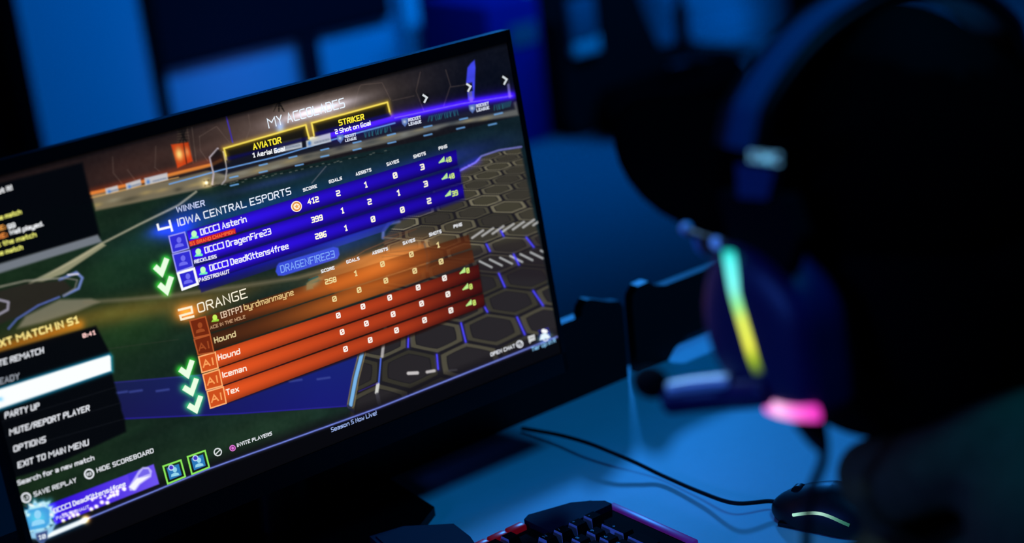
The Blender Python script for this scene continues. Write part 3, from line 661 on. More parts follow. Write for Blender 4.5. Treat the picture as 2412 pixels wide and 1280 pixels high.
class UI:
    def __init__(s): s.v = []; s.f = []; s.c = []
    def add(s, pts, faces, col):
        b = len(s.v); s.v += pts; s.f += [tuple(i + b for i in f_) for f_ in faces]; s.c += [lin(col)] * len(pts)
    def poly(s, pts, col, w=1): s.add([S(*uv(*p), .0002 + w * .00025) for p in pts], [tuple(range(len(pts)))], col)
    def stroke(s, pts, wd, col, w=1, closed=False):
        q = [np.array(uv(*p)) for p in pts]; sc = wd / 2200.0
        n = len(q); segs = list(range(n if closed else n - 1)); L = []; R_ = []
        for i in range(n):
            p0 = q[(i - 1) % n] if (closed or i > 0) else q[i]; p1 = q[(i + 1) % n] if (closed or i < n - 1) else q[i]
            d0 = q[i] - p0; d1 = p1 - q[i]; d0 = d0 / (np.linalg.norm(d0) + 1e-12); d1 = d1 / (np.linalg.norm(d1) + 1e-12)
            if np.linalg.norm(q[i] - p0) < 1e-9: d0 = d1
            if np.linalg.norm(p1 - q[i]) < 1e-9: d1 = d0
            t_ = d0 + d1; t_ = t_ / (np.linalg.norm(t_) + 1e-12); nn = np.array([-t_[1], t_[0]]); k = sc / 2 / max(.5, abs(nn.dot(np.array([-d0[1], d0[0]]))))
            e = (-d1 if (i == 0 and not closed) else d0 if (i == n - 1 and not closed) else 0) ; e = e * sc * .3 if not isinstance(e, int) else 0
            L.append(q[i] + nn * k + e); R_.append(q[i] - nn * k + e)
        pts3 = [S(*p, .0002 + w * .00025) for p in L] + [S(*p, .0002 + w * .00025) for p in R_]
        s.add(pts3, [(i, (i + 1) % n, n + (i + 1) % n, n + i) for i in segs], col)
    def rowbar(s, TL, TR, BR, BL, f, n=24, m=6):
        b = len(s.v)
        for j in range(m + 1):
            for i in range(n + 1):
                a, t = i / n, j / m
                x = (TL[0] * (1 - a) + TR[0] * a) * (1 - t) + (BL[0] * (1 - a) + BR[0] * a) * t; y = (TL[1] * (1 - a) + TR[1] * a) * (1 - t) + (BL[1] * (1 - a) + BR[1] * a) * t
                s.v.append(S(*uv(x, y), .0003)); s.c.append(lin(np.clip(f(np.array(a), np.array(t)), 0, 255)))
        s.f += [tuple(b + k for k in (j * (n + 1) + i, j * (n + 1) + i + 1, (j + 1) * (n + 1) + i + 1, (j + 1) * (n + 1) + i)) for j in range(m) for i in range(n)]
    def disc(s, x, y, r, col, w=1, n=20, sy=1): s.poly([(x + r * math.cos(2 * PI * k / n), y + r * sy * math.sin(2 * PI * k / n)) for k in range(n)], col, w)
    def ring(s, x, y, r, wd, col, w=1): s.stroke([(x + r * math.cos(2 * PI * k / 20), y + r * math.sin(2 * PI * k / 20)) for k in range(20)], wd, col, w, True)
    def ribbon(s, q, sc, col, w):
        q = [q[0]] + [q[i] for i in range(1, len(q)) if np.linalg.norm(q[i] - q[i - 1]) > 1e-7]
        n = len(q); L = []; R_ = []
        if n < 2: return
        for i in range(n):
            d0 = q[i] - q[max(i - 1, 0)]; d1 = q[min(i + 1, n - 1)] - q[i]
            if i == 0: d0 = d1
            if i == n - 1: d1 = d0
            d0 = d0 / np.linalg.norm(d0); d1 = d1 / np.linalg.norm(d1); t_ = d0 + d1; t_ = t_ / (np.linalg.norm(t_) + 1e-9)
            nn = np.array([-t_[1], t_[0]]); k = sc / 2 / max(.55, abs(nn.dot(np.array([-d0[1], d0[0]])))); e = -d1 * sc * .45 if i == 0 else d0 * sc * .45 if i == n - 1 else 0 * d0
            L.append(q[i] + nn * k + e); R_.append(q[i] - nn * k + e)
        s.add([S(*p, .0002 + w * .00025) for p in L + R_], [(i, i + 1, n + i + 1, n + i) for i in range(n - 1)], col)
    def text(s, t, x0, y0, x1, y1, h, col, bold=.022, w=2, shear=0.0):
        a = np.array(uv(x0, y0)); b = np.array(uv(x1, y1)); cap = abs(uv(x0, y0 - h)[1] - a[1]) / 6; th = .72 + bold * 15
        x = 0.0; items = []
        for ch in t:
            if ch == ' ': x += 2.6; continue
            g = sglyph(ch); wd = max([p[0] for st in g for p in st] + [0]); items.append((x, g)); x += wd + 1.15 + th * .75
        tot = x - 1.15 - th * .75; L = np.linalg.norm(b - a); d = (b - a) / L; nrm = np.array([d[1], -d[0]]); kx = (L - th * cap) / max(tot, 1e-6) if tot > .01 else cap
        for xo, g in items:
            for st in g: s.ribbon([a + d * ((xo + p[0]) * kx + th * cap / 2 + shear * p[1] * cap) + nrm * (p[1] * (1 - th / 6) + th / 2) * cap for p in st], th * cap, col, w)
    def btext(s, t, x0, y0, x1, y1, h, col, bold=.022, w=2, shear=0.0):
        v, fs = glyphs(t, bold, shear)
        if len(v) == 0: return
        a = np.array(uv(x0, y0)); b = np.array(uv(x1, y1)); cap = abs(uv(x0 + .0, y0 - h)[1] - a[1])
        mnx, mxx = v[:, 0].min(), v[:, 0].max(); L = np.linalg.norm(b - a); d = (b - a) / L; nrm = np.array([d[1], -d[0]])
        kx = L / (mxx - mnx); ky = cap / .70
        q = [a + d * (p[0] - mnx) * kx + nrm * p[1] * ky for p in v]
        s.add([S(*p, .0002 + w * .00025) for p in q], fs, col)
    def ctext(s, t, x, y, wd, h, col, slope=-.305, **k): s.text(t, x - wd / 2, y - slope * wd / 2 + h / 2, x + wd / 2, y + slope * wd / 2 + h / 2, h, col, **k)
    def build(s, name, label=None):
        m_ = bpy.data.meshes.new(name); m_.from_pydata(s.v, [], s.f); m_.update(); put_color(m_, np.array(s.c))
        o = link_mesh(name, m_, M['pixels'], display, smooth=False)
        if label: o['label'] = label
        return o
WH = (250, 252, 255); HD = (238, 240, 245)
# accolade banner
u = UI()
u.text('MY ACCOLADES', 632, 303, 813, 253, 25, (232, 244, 255), bold=0.0)
u.text('AVIATOR', 596, 354, 663, 337, 16, (255, 238, 60), bold=.03); u.text('1 Aerial Goal', 595, 372, 671, 356, 12, WH, bold=.03)
u.text('STRIKER', 798, 297, 858, 282, 15, (255, 238, 60), bold=.03); u.text('2 Shot on Goal', 789, 317, 873, 295, 12, WH, bold=.03)
u.build('accolade_text', 'yellow and white award titles on the screen')
u = UI()
for x, y, k in ((826, 326, .9), (977, 287, 1), (1137, 254, 1)):
    u = UI(); u.text('ROCKET', x - 16 * k, y, x + 14 * k, y - 7 * k, 8 * k, (215, 222, 240), bold=.05); u.text('LEAGUE', x - 15 * k, y + 10 * k, x + 15 * k, y + 3 * k, 8 * k, (215, 222, 240), bold=.05)
    u.build('arena_sign_text', 'white lettering on an arena board')
for x, y in ((1000, 232), (1103, 206), (1188, 189)): u = UI(); u.stroke([(x - 4, y - 8), (x + 5, y - 2), (x - 1, y + 9)], 4.5, (215, 222, 226)); u.build('chevron_icon')
def bust(u, x, y, s, col, w=2):
    u.disc(x, y - .28 * s, .24 * s, col, w, sy=1.25); u.poly([(x - .42 * s, y + .55 * s), (x - .38 * s, y + .25 * s), (x - .12 * s, y + .1 * s), (x + .14 * s, y + .05 * s), (x + .42 * s, y + .1 * s), (x + .52 * s, y + .32 * s)], col, w)
# scoreboards
def avatar(u, TL, TR, BR, BL, fill, rim, wd, kind, ic):
    u.poly([TL, TR, BR, BL], fill, 1); u.stroke([TL, TR, BR, BL], wd, rim, 2, True)
    cx_ = (TL[0] + BR[0]) / 2; cy_ = (TL[1] + BR[1]) / 2
    if kind == 'AI': u.ctext('AI', cx_, cy_, 26, 19, ic, bold=.03, w=3)
    else: bust(u, cx_, cy_ + 1, 23, ic, 3)
u = UI()
for q_ in (((440, 545), (1074, 353), (1078, 389), (448, 582)), ((450, 587), (1081, 396), (1086, 429), (458, 623)), ((460, 629), (1089, 434), (1093, 466), (468, 665))): u.rowbar(*q_, blue)
avatar(u, (397, 557), (434, 547), (444, 585), (406, 596), (48, 44, 210), (150, 150, 245), 2.6, 'b', (110, 108, 240))
avatar(u, (406, 600), (446, 590), (454, 628), (416, 641), (48, 44, 210), (150, 150, 245), 2.6, 'b', (110, 108, 240))
avatar(u, (418, 644), (456, 633), (465, 669), (429, 682), (44, 40, 205), WH, 5, 'b', (110, 108, 240))
u.text('WINNER', 416, 502, 482.5, 485, 15, (205, 216, 255), bold=.015); u.text('IOWA CENTRAL ESPORTS', 419, 534, 686, 458, 19, (232, 240, 255), bold=.01)
u.stroke([(370.5, 529), (373.5, 541), (403, 534)], 4.5, WH); u.stroke([(398.5, 520), (405, 544)], 4.5, WH)
for (x0, y0, x1, y1, s, h) in ((472.5, 555.5, 581, 523, '[ICCC] Asterin', 16.5), (482.5, 598, 639, 552, '[ICCC] DragenFire23', 16.5), (494, 640, 680, 586, '[ICCC] DeadKittens4free', 16.5)):
    u.text(s, x0, y0, x1, y1, h, (245, 244, 255), bold=.018)
u.stroke([(449, 574), (551, 545)], 11, (190, 24, 40), 1); u.text('S1 GRAND CHAMPION', 447, 579.5, 552, 549.5, 9, (255, 112, 58), bold=.03, w=3)
u.text('RECKLESS', 457.5, 621.5, 510, 608, 9, (240, 240, 255), bold=.04); u.text('PASSTRONAUT', 468, 665.5, 541, 643.5, 10, (245, 244, 255), bold=.03)
for x, y in ((456, 555), (466, 597), (477, 640)): u.poly([(x - 9, y + 8), (x - 5, y + 2), (x + 3, y - 1), (x + 11, y + 2), (x + 10, y + 6)], (120, 240, 190), 2); u.disc(x, y - 4, 6.5, (190, 255, 190), 3, sy=1.15)
u.disc(697.5, 486.5, 13, (255, 240, 215), 2); u.ring(697.5, 486.5, 9, 3, (226, 140, 60), 3)
u.poly([(697.5 + (6 if k % 2 == 0 else 2.8) * math.cos(2 * PI * k / 10 - 1.8), 486.5 + (6 if k % 2 == 0 else 2.8) * math.sin(2 * PI * k / 10 - 1.8)) for k in range(10)], (240, 170, 90), 4)
def headers(u, L):
    for s, x, y, wd in L: u.ctext(s, x, y, wd, 8.5, HD, bold=.045)
headers(u, [('SCORE', 730, 443, 33), ('GOALS', 790, 424, 31), ('ASSISTS', 856, 405, 37), ('SAVES', 925, 383, 29), ('SHOTS', 988, 365, 29), ('PING', 1043, 347, 20)])
def val(u, s, x, y, col=WH, h=15):
    if s == '0':
        u.ctext('0', x, y, 10.5, h, col, slope=-.28, bold=.04); return
    u.ctext(s, x, y, {1: 10 if s != '1' else 7, 2: 20, 3: 27}[len(s)], h, col, slope=-.28, bold=.04)
def ping(u0, s, x, y):
    u = PG
    g = (200, 255, 150)
    for k in range(5): xx = x - 12 + k * 2.8; yy = y + 7 - k * .9; u.poly([(xx, yy), (xx + 2.3, yy - .7), (xx + 2.3 - .6 * (k + 1) * .4, yy - 4 - 2.1 * k), (xx - .6 * (k + 1) * .4, yy - 3.3 - 2.1 * k)], g, 2)
    u.ctext(s, x + (11.5 if len(s) == 2 else 8), y - 2, 14 if len(s) == 2 else 7, 13, (215, 245, 120), bold=.025)
PG = UI()
R1 = [(['412', '2', '1', '0', '3'], [(738, 472), (797, 455), (862, 435), (931, 413), (995, 393)]), (['399', '1', '2', '1', '3'], [(747, 515), (807, 496), (871, 475), (939, 454), (1003, 433)]), (['206', '1', '0', '0', '2'], [(756, 554), (815, 537), (879, 516), (948, 494), (1011, 473)])]
for a_, b_ in R1:
    for s, (x, y) in zip(a_, b_): val(u, s, x, y, (255, 250, 225))
for s, x, y in (('40', 1045, 378), ('40', 1052, 417), ('39', 1060, 457)): ping(u, s, x, y)
u.text('DRAGENFIRE23', 661, 644, 789, 606.5, 19, (122, 160, 246), bold=.01)
PG.build('ping_readouts'); PG = UI()
u.build('blue_scoreboard', 'blue team score table with white lettering')
u = UI()
for q_ in (((507, 828), (1126, 624), (1130, 653), (514, 866)), ((516, 869), (1131, 658), (1136, 688), (524, 908)), ((526, 911), (1138, 693), (1141, 721), (534, 950))): u.rowbar(*q_, orow)
for q_, br in (((446, 756), (483, 746), (494, 788), (456.5, 796)), 0), (((456.5, 800), (494, 789), (503, 830), (466, 836)), 0), (((467, 841), (506, 830), (513, 867), (475, 878)), 1), (((477, 883), (515, 871), (523, 909), (485, 919)), 1), (((487, 923), (525, 912), (532, 950), (495, 962)), 1):
    i = q_; k = [(446, 756), (456.5, 800), (467, 841), (477, 883), (487, 923)].index(q_[0])
    avatar(u, *q_, (205, 78, 26) if br else (112, 38, 12), (255, 176, 110) if br else (176, 84, 40), 2.8, 'b' if k == 0 else 'AI', (250, 160, 90) if br else (158, 72, 32))
u.text('ORANGE', 467, 738, 583, 701, 24, (255, 246, 222), bold=.0)
u.stroke([(420, 731), (450, 723.5), (452.5, 736.5), (424, 744.5), (426.5, 753), (456, 745.5)], 4.5, (255, 240, 205))
u.text('[BTFP]', 520.6, 751, 570, 735, 16, (226, 196, 168), bold=.012); u.text('byrdmanmayne', 575, 732, 692, 695, 16, (226, 192, 128), bold=.012); u.text('ACE IN THE HOLE', 495, 776.5, 578, 750, 8.5, (206, 160, 120), bold=.02)
u.text('Hound', 505, 809.5, 556, 793, 15, (226, 206, 150), bold=.018); u.text('Hound', 513.6, 850, 566, 834, 15, (255, 240, 225), bold=.025); u.text('Iceman', 524, 891, 581, 873.5, 15, (255, 240, 225), bold=.025); u.text('Tex', 533, 932, 563, 922.5, 15, (255, 240, 225), bold=.025)
u.poly([(497, 759), (500, 753), (508, 750), (515, 753), (514, 757)], (150, 210, 60), 2); u.disc(505, 748, 5.5, (200, 240, 90), 3, sy=1.2)
headers(u, [('SCORE', 772, 635, 32), ('GOALS', 831, 613, 31), ('ASSISTS', 895, 591, 37), ('SAVES', 963, 569, 29), ('SHOTS', 1025, 549, 29), ('PING', 1078, 531, 20)])
dimc = (236, 214, 150)
for k, (vals, pts) in enumerate([(['258', '1', '0', '0', '1'], [(779, 661), (838, 644), (901, 622), (969, 599), (1032, 577)]), (['0'] * 5, [(788, 704), (846, 683), (909, 661), (977, 638), (1039, 616)]), (['0'] * 5, [(797, 743), (855, 722), (918, 701), (985, 677), (1047, 655)]), (['0'] * 5, [(806, 782), (863, 762), (926, 740), (993, 715), (1055, 693)]), (['0'] * 5, [(814, 822), (872, 801), (934, 778), (1000, 754), (1062, 731)])]):
    for s, (x, y) in zip(vals, pts): val(u, s, x, y, dimc if k < 2 else (255, 248, 240), 14)
for x, y in ((1094, 639), (1101, 677), (1109, 715)): ping(u, '0', x, y)
PG.build('ping_readouts')
u.build('orange_scoreboard', 'orange team score table with cream lettering')
for c_ in CHECKS: u = UI(); u.stroke(c_, 11.5, (235, 255, 228)); u.build('check_mark', 'glowing green ready tick')
# chat
u = UI()
YE = (238, 238, 120)
u.text('got it!', -14, 461, 29.5, 447, 13, WH, bold=.03); u.text('the match', -14, 522.5, 51, 504, 12, YE, bold=.03)
u.text('RE:', -10, 547, 14, 539, 12, (250, 170, 80), bold=.03); u.text('gg', 18, 537.5, 36, 532, 12, WH, bold=.03)
u.text('RE:', -8, 566, 18, 557, 12, (250, 150, 70), bold=.03); u.text('Well played.', 23, 554.5, 102, 532, 12, WH, bold=.03)
u.text('left the match', -26, 588.5, 86, 557.5, 12, YE, bold=.03); u.text('the match', -14, 606, 54, 587.5, 12, YE, bold=.03)
u.build('chat_text', 'white, yellow and orange chat lines')
# menu
u = UI()
u.text('NEXT MATCH IN 51', -33, 829, 186, 761, 19, (255, 232, 140), bold=.035); u.text('0:41', 194.7, 797, 225, 788, 11, (255, 205, 200), bold=.04)
mt = (232, 235, 242)
u.build('countdown_heading', 'orange countdown heading'); u = UI()
for s, x0, y0, x1, y1, c_ in (('VOTE REMATCH', -26, 870.5, 103, 832, mt), ('READY', -14, 910.5, 46, 893, (150, 156, 166)), ('PARTY UP', 11, 987, 93, 963, mt), ('MUTE/REPORT PLAYER', 22, 1027, 211, 968, mt), ('OPTIONS', 31.5, 1066, 108, 1042, mt), ('EXIT TO MAIN MENU', 41.6, 1104, 209, 1049, mt)):
    if s == 'PARTY UP': u.build('menu_entries', 'first menu entries above the white bar'); u = UI()
    u.text(s, x0, y0, x1, y1, 15.5, c_, bold=.02, shear=.12)
u.build('menu_entries', 'white slanted menu entries'); u = UI(); u.text('Search for a new match', 41.6, 1144.5, 222, 1083.5, 12.5, mt, bold=.025); u.text('SAVE REPLAY', 80, 1171, 180.4, 1136, 12, mt, bold=.02); u.text('HIDE SCOREBOARD', 228, 1114.5, 362, 1066.5, 12, mt, bold=.02)
for x, y, s in ((61, 1173, 'L3'), (209.5, 1117, 'R3')): u.ring(x, y, 10.5, 3, mt); u.ctext(s, x, y, 11, 8, mt, bold=.03)
u.build('menu_hints')
# player banner and bottom bar
u = UI()
u.text('[ICCC] DeadKittens4free', 127, 1210.5, 296, 1145, 13, (240, 240, 255), bold=.025, w=3); u.text('PASSTRONAUT', 132.5, 1226, 210, 1197.5, 8.5, (225, 220, 255), bold=.02)
bust(u, 88, 1222, 34, (150, 215, 250), 2); u.ctext('10', 99, 1265, 17, 11, (235, 245, 255), bold=.03, slope=-.25)
u.build('player_banner', 'violet player banner with an icy blue badge')
for T in (((383.5, 1099), (425, 1084.5), (435.5, 1123), (394.5, 1140)), ((441, 1076.5), (482, 1062), (492, 1101), (451.5, 1117.5))):
    u = UI(); cx_ = sum(p[0] for p in T) / 4; cy_ = sum(p[1] for p in T) / 4
    u.stroke(T, 3.4, (140, 232, 90), 2, True); u.poly([(cx_ + (p[0] - cx_) * .68, cy_ + (p[1] - cy_) * .68) for p in T], (42, 118, 184), 2); bust(u, cx_ + 1, cy_ + 1, 21, (150, 215, 235), 3)
    u.disc(cx_ - 8, cy_ - 10, 5.5, (70, 50, 200), 4); u.ring(cx_ - 8, cy_ - 10, 6, 1.8, (200, 225, 250), 5); u.build('party_icon', 'green framed blue party icon')
u = UI()
u.ring(512.5, 1065.5, 8.5, 2.6, (215, 220, 222)); u.stroke([(508, 1070), (517, 1061)], 2.4, (215, 220, 222)); u.disc(547, 1056, 7.5, (216, 120, 206), 2); u.ring(547, 1056, 4.2, 1.8, (110, 30, 110), 3)
u.text('INVITE PLAYERS', 558, 1054, 640.5, 1025.5, 9.5, mt, bold=.03); u.build('invite_caption'); u = UI(); u.text('Season 5 Now Live!', 780, 1018.5, 887, 977.5, 11, (165, 190, 250), bold=.012); u.build('season_caption', 'pale blue season caption'); u = UI()
u.text('OPEN CHAT', 1155, 840.5, 1213, 819, 9.5, mt, bold=.035); u.ring(1223.5, 811, 7.5, 2.6, mt); u.stroke([(1219.5, 811.5), (1223, 815), (1227.5, 810)], 2, mt); u.disc(1221, 808, 1.3, mt, 3); u.disc(1226, 807, 1.3, mt, 3)
u.poly([(1242, 793), (1258, 788), (1260, 801), (1250, 805), (1247, 810), (1245, 806)], (205, 208, 210), 2); u.stroke([(1246, 797.5), (1256, 794.5)], 1.5, (120, 120, 120), 4)
u.disc(1279, 780, 5, WH, 3); u.disc(1284, 781, 4.5, WH, 3); u.poly([(1270, 802), (1273, 789), (1281, 785), (1289, 787), (1296, 796)], (225, 245, 255), 2); u.ring(1283, 797, 6, 2, WH, 4)
u.text('Tier Up in R', 1252, 828.5, 1308.5, 806, 10.5, (140, 200, 245), bold=.02)
u.build('chat_caption')

# ================================================================ KEYBOARD
KZ = DESK; kx1, ky1 = -.064, -.104
kb = thing('keyboard', 'black full-size keyboard with red rear strip and purple right edge', 'keyboard', (kx1 - .22, ky1 - .075, KZ))
bm = NB(); box(bm, (kx1 - .223, ky1 - .088, KZ + .009), (.440, .150, .018)); obj('case', bm, M['kcase'], kb, bevel=.003)
bm = NB(); box(bm, (kx1 + .0005, ky1 - .101, KZ + .0135), (.009, .122, .013)); obj('side_strip', bm, M['purple'], kb, bevel=.0015, label='glowing purple right edge strip')
bm = NB()
for k in range(14): box(bm, (kx1 - .096 - k * .0225, ky1 - .0085, KZ + .0165), (.0205, .011, .013))
obj('rear_strip', bm, M['red'], kb, bevel=.002, label='dark red segmented rear strip')
pn = [(-.0685, -.1525), (-.0685, -.142), (-.079, -.130), (-.093, -.1185), (-.138, -.1055), (-.147, -.110), (-.147, -.1525)]
bm = NB(); prism(bm, [Vector((x, y, KZ + .006)) for x, y in pn], (0, 0, .0185)); obj('media_panel', bm, M['kpanel'], kb, bevel=.003)
U_ = .01905
rowy = [ky1 - .036 - .004, ky1 - .036 - U_ * 1.0, ky1 - .036 - U_ * 2, ky1 - .036 - U_ * 3, ky1 - .036 - U_ * 4, ky1 - .036 - U_ * 5]
rowy = [-.134, -.163] + [-.190 - U_ * k for k in range(4)]
rowz = [.0]*6
def key(xc, yc, wu=1, hu=1, leg=None):
    w2, h2 = (wu * U_ - .0028) / 2, (hu * U_ - .0028) / 2
    bm = NB(); z0, z1 = KZ + .018, KZ + .0285
    a_ = [bm.verts.new((xc + sx * w2, yc + sy * h2, z0)) for sx, sy in ((-1, -1), (1, -1), (1, 1), (-1, 1))]
    b_ = [bm.verts.new((xc + sx * (w2 - .0022), yc + .0006 + sy * (h2 - .0022), z1)) for sx, sy in ((-1, -1), (1, -1), (1, 1), (-1, 1))]
    bm.faces.new(a_[::-1]); bm.faces.new(b_)
    #c_ = [bm.verts.new((xc - w2 - .0004, yc - h2 + .0015, z0 + .0045)), bm.verts.new((xc - w2 - .0004, yc + h2 - .0015, z0 + .0045)), bm.verts.new((xc - w2 + .0021, yc + h2 - .0022, z1 + .0001)), bm.verts.new((xc - w2 + .0021, yc - h2 + .0025, z1 + .0001))]
    for i in range(4): bm.faces.new((a_[i], a_[(i + 1) % 4], b_[(i + 1) % 4], b_[i]))
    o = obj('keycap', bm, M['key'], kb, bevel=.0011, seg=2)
    o.data.materials.append(M['keyglint']); 
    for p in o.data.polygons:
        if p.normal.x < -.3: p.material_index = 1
    if leg:
        v, fs = glyphs(leg, .01, 0.0); vv = [Vector((xc - .0035 + p[0] * .0062 - v[:, 0].min() * .0062, yc + .001 + p[1] * .0062, z1 + .0002)) for p in v]
        m_ = bpy.data.meshes.new('legend'); m_.from_pydata(vv, [], fs); link_mesh('legend', m_, M['legend'], o, smooth=False)
numx = [-.102 - U_ * k for k in (3, 2, 1, 0)]
for j, L in enumerate((['Num', '/', '*', '-'], ['7', '8', '9', None], ['4', '5', '6', '+'], ['1', '2', '3', None])):
    for i, s in enumerate(L):
        if s == '+' or s is None: continue
        key(numx[i], rowy[1 + j], leg=s if s != 'Num' else 'N')
key(numx[3], (rowy[2] + rowy[3]) / 2, hu=2, leg='+'); key(numx[3], (rowy[4] + rowy[5]) / 2, hu=2, leg=None); key((numx[0] + numx[1]) / 2, rowy[5], wu=2, leg='0'); key(numx[2], rowy[5], leg='.')
navx = [numx[0] - U_ * 1.2 - U_ * k for k in (2, 1, 0)]
for i in range(3):
    key(navx[i], rowy[0] + .001); key(navx[i], rowy[1]); key(navx[i], rowy[2]); key(navx[i], rowy[5])
key(navx[1], rowy[4])
mx1 = navx[0] - U_ * .7
for row, ws in ((1, [1] * 13 + [2]), (2, [1.5] + [1] * 12 + [1.5]), (3, [1.75] + [1] * 11 + [2.25]), (4, [2.25] + [1] * 10 + [2.75]), (5, [1.25] * 3 + [6.25] + [1.25] * 4)):
    x = mx1 - 15 * U_
    for w_ in ws: key(x + w_ * U_ / 2, rowy[row], wu=w_); x += w_ * U_
for k in range(13):
    if k == 1: continue
    key(mx1 - 15 * U_ + U_ * (.5 + k * 14 / 12), rowy[0] + .001)

# rounded dark case in front of the stand
gx = thing('game_controller_dock', 'dark blue rounded flat case on the desk by the monitor foot', 'case', (-.245, -.05, DESK))
A = [onZ(1107, 1262, DESK + .022), onZ(1068, 1232, DESK + .022), onZ(950, 1238, DESK + .022), onZ(870, 1262, DESK + .022)]
outl = [Vector((p.x, p.y, DESK)) for p in A] + [Vector((A[3].x - .01, A[3].y - .06, DESK)), Vector((A[0].x - .045, A[0].y - .05, DESK)), Vector((A[0].x - .008, A[0].y - .022, DESK))]
gx.location = Vector((sum(p.x for p in outl) / len(outl), sum(p.y for p in outl) / len(outl), DESK))
bm = NB(); prism(bm, outl, (0, 0, .021)); obj('lid', bm, M['case'], gx, bevel=.0055, seg=4)
bm = NB(); cc = gx.location
prism(bm, [Vector((cc.x + (p.x - cc.x) * .9, cc.y + (p.y - cc.y) * .9, DESK + .0205)) for p in outl], (0, 0, .0016)); obj('top_plate', bm, M['kpanel'], gx, bevel=.0006)
gx.name = 'flat_case'

# ================================================================ MOUSE
MX, MY = .076, -.314
ms = thing('computer_mouse', 'black computer mouse with a pale green light strip', 'mouse', (MX, MY, DESK))
def mfn(p):
    z = p.z; y = p.y
    wv = 1 - .12 * math.exp(-((y - .1) / .35) ** 2)
    return Vector((p.x * wv, y, (max(z, -.28) + .28) / 1.28 * (1 - .25 * max(0, y))))
MROT = Matrix.Rotation(math.radians(20), 4, 'Z'); MT = Matrix.Translation((MX, MY, 0)) @ MROT @ Matrix.Translation((-MX, -MY, 0))
bm = NB(); ellipsoid(bm, (MX, MY, DESK + .001), (.0345, .064, .041), 40, 28, mfn); bm.transform(MT); obj('shell', bm, M['mouse'], ms)
bm = NB(); box(bm, (MX, MY - .002, DESK + .0025), (.056, .10, .005)); bm.transform(MT); obj('base', bm, M['black'], ms, bevel=.002)
bm = NB(); cyl(bm, (MX, MY + .034, DESK + .0265), .0085, .007, 28, mtx=Matrix.Rotation(PI / 2, 3, 'Y')); bm.transform(MT); obj('scroll_wheel', bm, M['black'], ms)
def strip(name, pts, rad, cols, parent, label=None, flat=None, seg=12, up=None):
    bm = NB(); tube(bm, pts, rad, seg=seg, flat=flat, up=up); bmesh.ops.recalc_face_normals(bm, faces=bm.faces[:])
    me = bpy.data.meshes.new(name); bm.to_mesh(me); bm.free(); n = len(pts)
    rgb = [lin(cols[min(int(i / seg), n - 1)]) for i in range(len(me.vertices))]; put_color(me, np.array(rgb))
    return link_mesh(name, me, M['ledstrip'], parent, label=label)
sp = smooth_path([Vector((MX - .0335, MY + .035, DESK + .019)), Vector((MX - .0365, MY + .012, DESK + .0245)), Vector((MX - .0365, MY - .008, DESK + .0225)), Vector((MX - .0345, MY - .024, DESK + .0165))], 6)
sp = []
for k in range(19):
    a_ = math.radians(196 - k * 3.2 - 0); t_ = k / 18; zz = .0165 + .006 * math.sin(t_ * PI)
    ys = .030 - t_ * .058; xr = .0345 * math.sqrt(max(0, 1 - (ys / .064) ** 2)) * (1 - .12 * math.exp(-((ys / .064 - .1) / .35) ** 2)) * math.sqrt(max(.1, 1 - ((zz / .041 * 1.28 - .28)) ** 2))
    sp.append(MT @ Vector((MX - xr - .0003, MY + ys, DESK + zz)))
cols = [(np.array([150, 205, 185]) * (1 - i / (len(sp) - 1)) + np.array([30, 80, 66]) * (i / (len(sp) - 1)) + np.array([60, 50, 50]) * math.exp(-((i - 9) / 4) ** 2)) for i in range(len(sp))]
strip('light_strip', sp, .0016, cols, ms, 'pale green glowing strip along the side')
cpts = [(1812, 1201, .020), (1730, 1186, .014), (1650, 1160, .008), (1560, 1121, .006), (1500, 1092, .012), (1440, 1066, .018), (1380, 1043, .020), (1310, 1024, .014), (1230, 1010, .006)]
path = smooth_path([MT @ Vector((MX, MY + .056, DESK + .010)), MT @ Vector((MX, MY + .068, DESK + .011))] + [onZ(x, y, DESK + h) for x, y, h in cpts[1:]], 8)
bm = NB(); tube(bm, path, .0022, seg=10); obj('cable', bm, M['cable'], ms)

# ================================================================ PERSON
HXc, HYc, HZ = -.225, -.655, ZF + .32
person = thing('person', 'person in a black cap and charcoal fleece seated facing the monitor', 'person', (-.225, -.74, 0))
def skin_mesh(verts, edges, radii, sub=2):
    me = bpy.data.meshes.new('s'); me.from_pydata([Vector(v) for v in verts], edges, []); o = bpy.data.objects.new('s', me); C.objects.link(o)
    md = o.modifiers.new('k', 'SKIN'); md.use_smooth_shade = True
    for i, r in enumerate(radii):
        r = r if isinstance(r, tuple) else (r, r); me.skin_vertices[0].data[i].radius = r
    me.skin_vertices[0].data[0].use_root = True
    o.modifiers.new('b', 'SUBSURF').levels = sub
    dg = bpy.context.evaluated_depsgraph_get(); m2 = bpy.data.meshes.new_from_object(o.evaluated_get(dg)); bpy.data.objects.remove(o); bpy.data.meshes.remove(me)
    return m2
def to_bm(bm, me): bm.from_mesh(me); bpy.data.meshes.remove(me)
def remesh(bm, vox, sm=4):
    me = bpy.data.meshes.new('r'); bm.to_mesh(me); bm.free(); o = bpy.data.objects.new('r', me); C.objects.link(o)
    md = o.modifiers.new('r', 'REMESH'); md.mode = 'VOXEL'; md.voxel_size = vox; md.use_smooth_shade = True
    s_ = o.modifiers.new('s', 'SMOOTH'); s_.iterations = sm; s_.factor = .5
    dg = bpy.context.evaluated_depsgraph_get(); m2 = bpy.data.meshes.new_from_object(o.evaluated_get(dg)); bpy.data.objects.remove(o); bpy.data.meshes.remove(me)
    return m2
z_ = lambda p: (p[0], p[1], p[2] + ZF)
hx_ = HXc
bm = NB()
